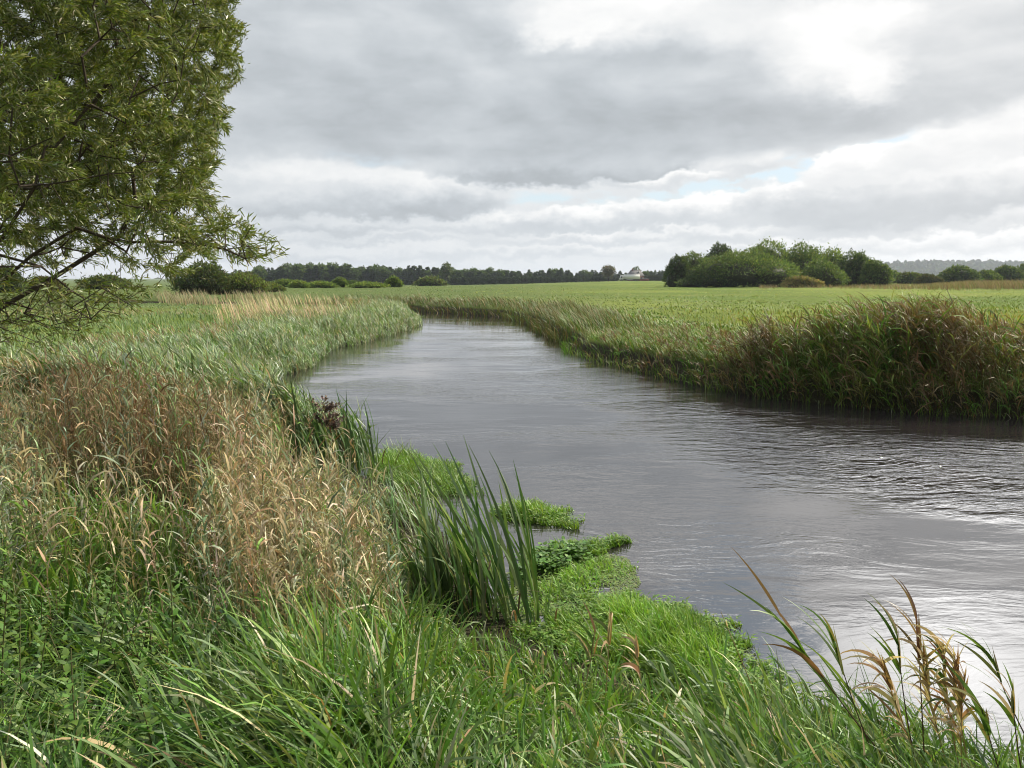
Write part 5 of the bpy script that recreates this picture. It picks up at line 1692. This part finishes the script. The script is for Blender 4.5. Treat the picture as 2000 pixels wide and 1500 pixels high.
for i, (b, t, lab) in enumerate((((1800, 1500), (1718, 1270), 'straw reed with long curled leaves hanging towards the tall green reed'), ((1850, 1495), (1800, 1250), 'straw reed in the middle of the dried bunch, full of curled leaves'),
                                 ((1872, 1490), (1842, 1240), 'straw reed with one green tip leaf in the dried bunch'), ((1892, 1500), (1866, 1255), 'straw reed on the outer side of the dried bunch, bent by the wind'), ((1880, 1510), (1890, 1300), 'short straw reed at the outer foot of the dried bunch'))):
    reed(lab, b, t, 0.3, BRNL if i != 2 else BRNL + GREENL[:2], TSTEM, 24, 0.22, 0.0145, 0.03, group='dried straw reeds in the corner', start=0.2, droop=(0.4, 2.2))
reed('green fan leaved reed at the very edge of the picture over pale water', (2025, 1480), (1930, 1258), 0.35, GREENL, DSTEM, 7, 0.27, 0.018, 0.04, group=RG, start=0.5)
reed('thin dry reed at the picture edge below the green fan', (1998, 1520), (1978, 1330), 0.35, MIXL, DSTEM, 6, 0.2, 0.014, 0.02, group=RG)
reed('short green reed between the straw bunch and the picture edge', (1960, 1530), (1920, 1375), 0.35, GREENL, DSTEM, 6, 0.24, 0.02, 0.02, group=RG)
MG = 'withered reeds rising out of the bright mat'
reed('withered reed with three green blades on its crown, first on the bright mat', (1125, 1400), (1165, 1215), 0.15, [(0.09, 0.14, 0.04), (0.3, 0.2, 0.1)], TSTEM, 7, 0.2, 0.012, -0.02, group=MG, start=0.55)
reed('withered reed with a bundle of hanging straw leaves, next to the green crowned one', (1180, 1400), (1195, 1180), 0.15, BRNL[:3] + [(0.09, 0.14, 0.04)], TSTEM, 10, 0.17, 0.016, 0.0, group=MG, start=0.35, droop=(1.0, 2.8))
reed('withered reddish reed with curled leaves in the middle of the bright mat', (1262, 1380), (1242, 1235), 0.12, BRNL, TSTEM, 8, 0.17, 0.018, 0.02, group=MG, start=0.25, droop=(0.8, 2.6))
reed('single bare leaning stalk over the far edge of the bright mat', (1490, 1390), (1408, 1195), 0.15, BRNL, TSTEM, 1, 0.1, 0.008, 0.0, group=MG, spike=False, start=0.6)
SG = 'bare straw stalks above the near grass'
for b, t, lab in (((332, 1180), (236, 830), 'longest bare straw stalk leaning across the dark hollow in the dry grass'), ((128, 1190), (118, 1085), 'short pale stalk among the nettles'), ((170, 1180), (160, 1060), 'pale stalk standing behind the nettles'),
                  ((505, 1200), (452, 1050), 'slanting straw stalk where dry grass meets the green'), ((585, 1230), (620, 1040), 'thin upright straw stalk before the pale dry grass'), ((395, 1150), (372, 960), 'straw stalk with nodding tip beside the dark hollow'),
                  ((30, 1230), (12, 1110), 'dark stalk at the picture edge by the nettles'), ((760, 1180), (815, 1065), 'straw stalk leaning against the sedge clump')):
    reed(lab, b, t, 0.5, TAN[:2], TSTEM, 3, 0.12, 0.010, 0.02, group=SG, spike=False, start=0.55, name='straw_stalk', sr=0.0028, cat='stalk', droop=(0.5, 2.0))


# ------------------------------------------------------------------ nettles
def nettle_mesh():
    s = Soup()
    H = 0.5
    tube(s, bezier((0, 0, 0), (0.02, 0, 0.25), (-0.03, 0.01, H)), 0.0035, 0.002, (0.12, 0.12, 0.05), 4)
    k = 15
    z = np.linspace(0.1, H, k)
    for q in (0, 1):
        P = np.column_stack([0.02 * z, 0 * z, z])
        hd = np.arange(k) * 1.57 + q * math.pi + rng.normal(size=k) * 0.2
        c = jit(pick([(0.10, 0.19, 0.035), (0.13, 0.22, 0.04), (0.08, 0.15, 0.03)], k), k, 0.15)
        t0 = rng.uniform(0.7, 1.1, k)
        V, Q, C, _ = blades(P, hd, np.linspace(0.065, 0.03, k), np.linspace(0.032, 0.015, k), t0, t0 + rng.uniform(0.4, 1.1, k), c, c * 1.1, segs=4, prof=np.array([0.3, 1.0, 0.85, 0.5, 0.04]))
        s.add(V, Q, C)
    return s.build('nettle_plant', M_GRASS)


nprotos = [nettle_mesh() for _ in range(4)]
for i in range(44):
    for _ in range(50):
        uu, yy = rng.uniform(-120, 420), rng.uniform(2.3, 4.9)
        if uu < 230 or yy < 3.3:
            break
    x = (uu - 1000) / FPX * yy
    o = nprotos[i] if i < 4 else nprotos[i % 4].copy()
    if i >= 4:
        COL.objects.link(o)
    o.location = (x, yy, float(ground_h(np.array([x]), np.array([yy]))[0]))
    o.rotation_euler = (rng.normal() * 0.12, rng.normal() * 0.12 - 0.1, rng.uniform(0, 6.28))
    sc = rng.uniform(0.55, 1.05)
    o.scale = (sc, sc, sc)
    tag(o, 'leafy green nettle growing among the grass of the near bank', 'nettle', 'nettles in the near grass')


# ------------------------------------------------------------------ the air: far trees and hills fade into it
def build_haze():
    s = Soup()
    box(s, -5600, 5600, -5600, 5600, -5.0, 95.0)
    m = bpy.data.materials.new('haze')
    m.use_nodes = True
    k = NT(m.node_tree)
    v = k.n('ShaderNodeVolumePrincipled')
    v.inputs['Color'].default_value = (0.78, 0.86, 1.0, 1)
    v.inputs['Density'].default_value = 0.00014
    v.inputs['Anisotropy'].default_value = 0.2
    out = k.n('ShaderNodeOutputMaterial')
    k.t.links.new(v.outputs[0], out.inputs[1])
    o = s.build('haze', m)
    tag(o, 'thin pale haze in the air', 'haze', kind='stuff')


build_haze()
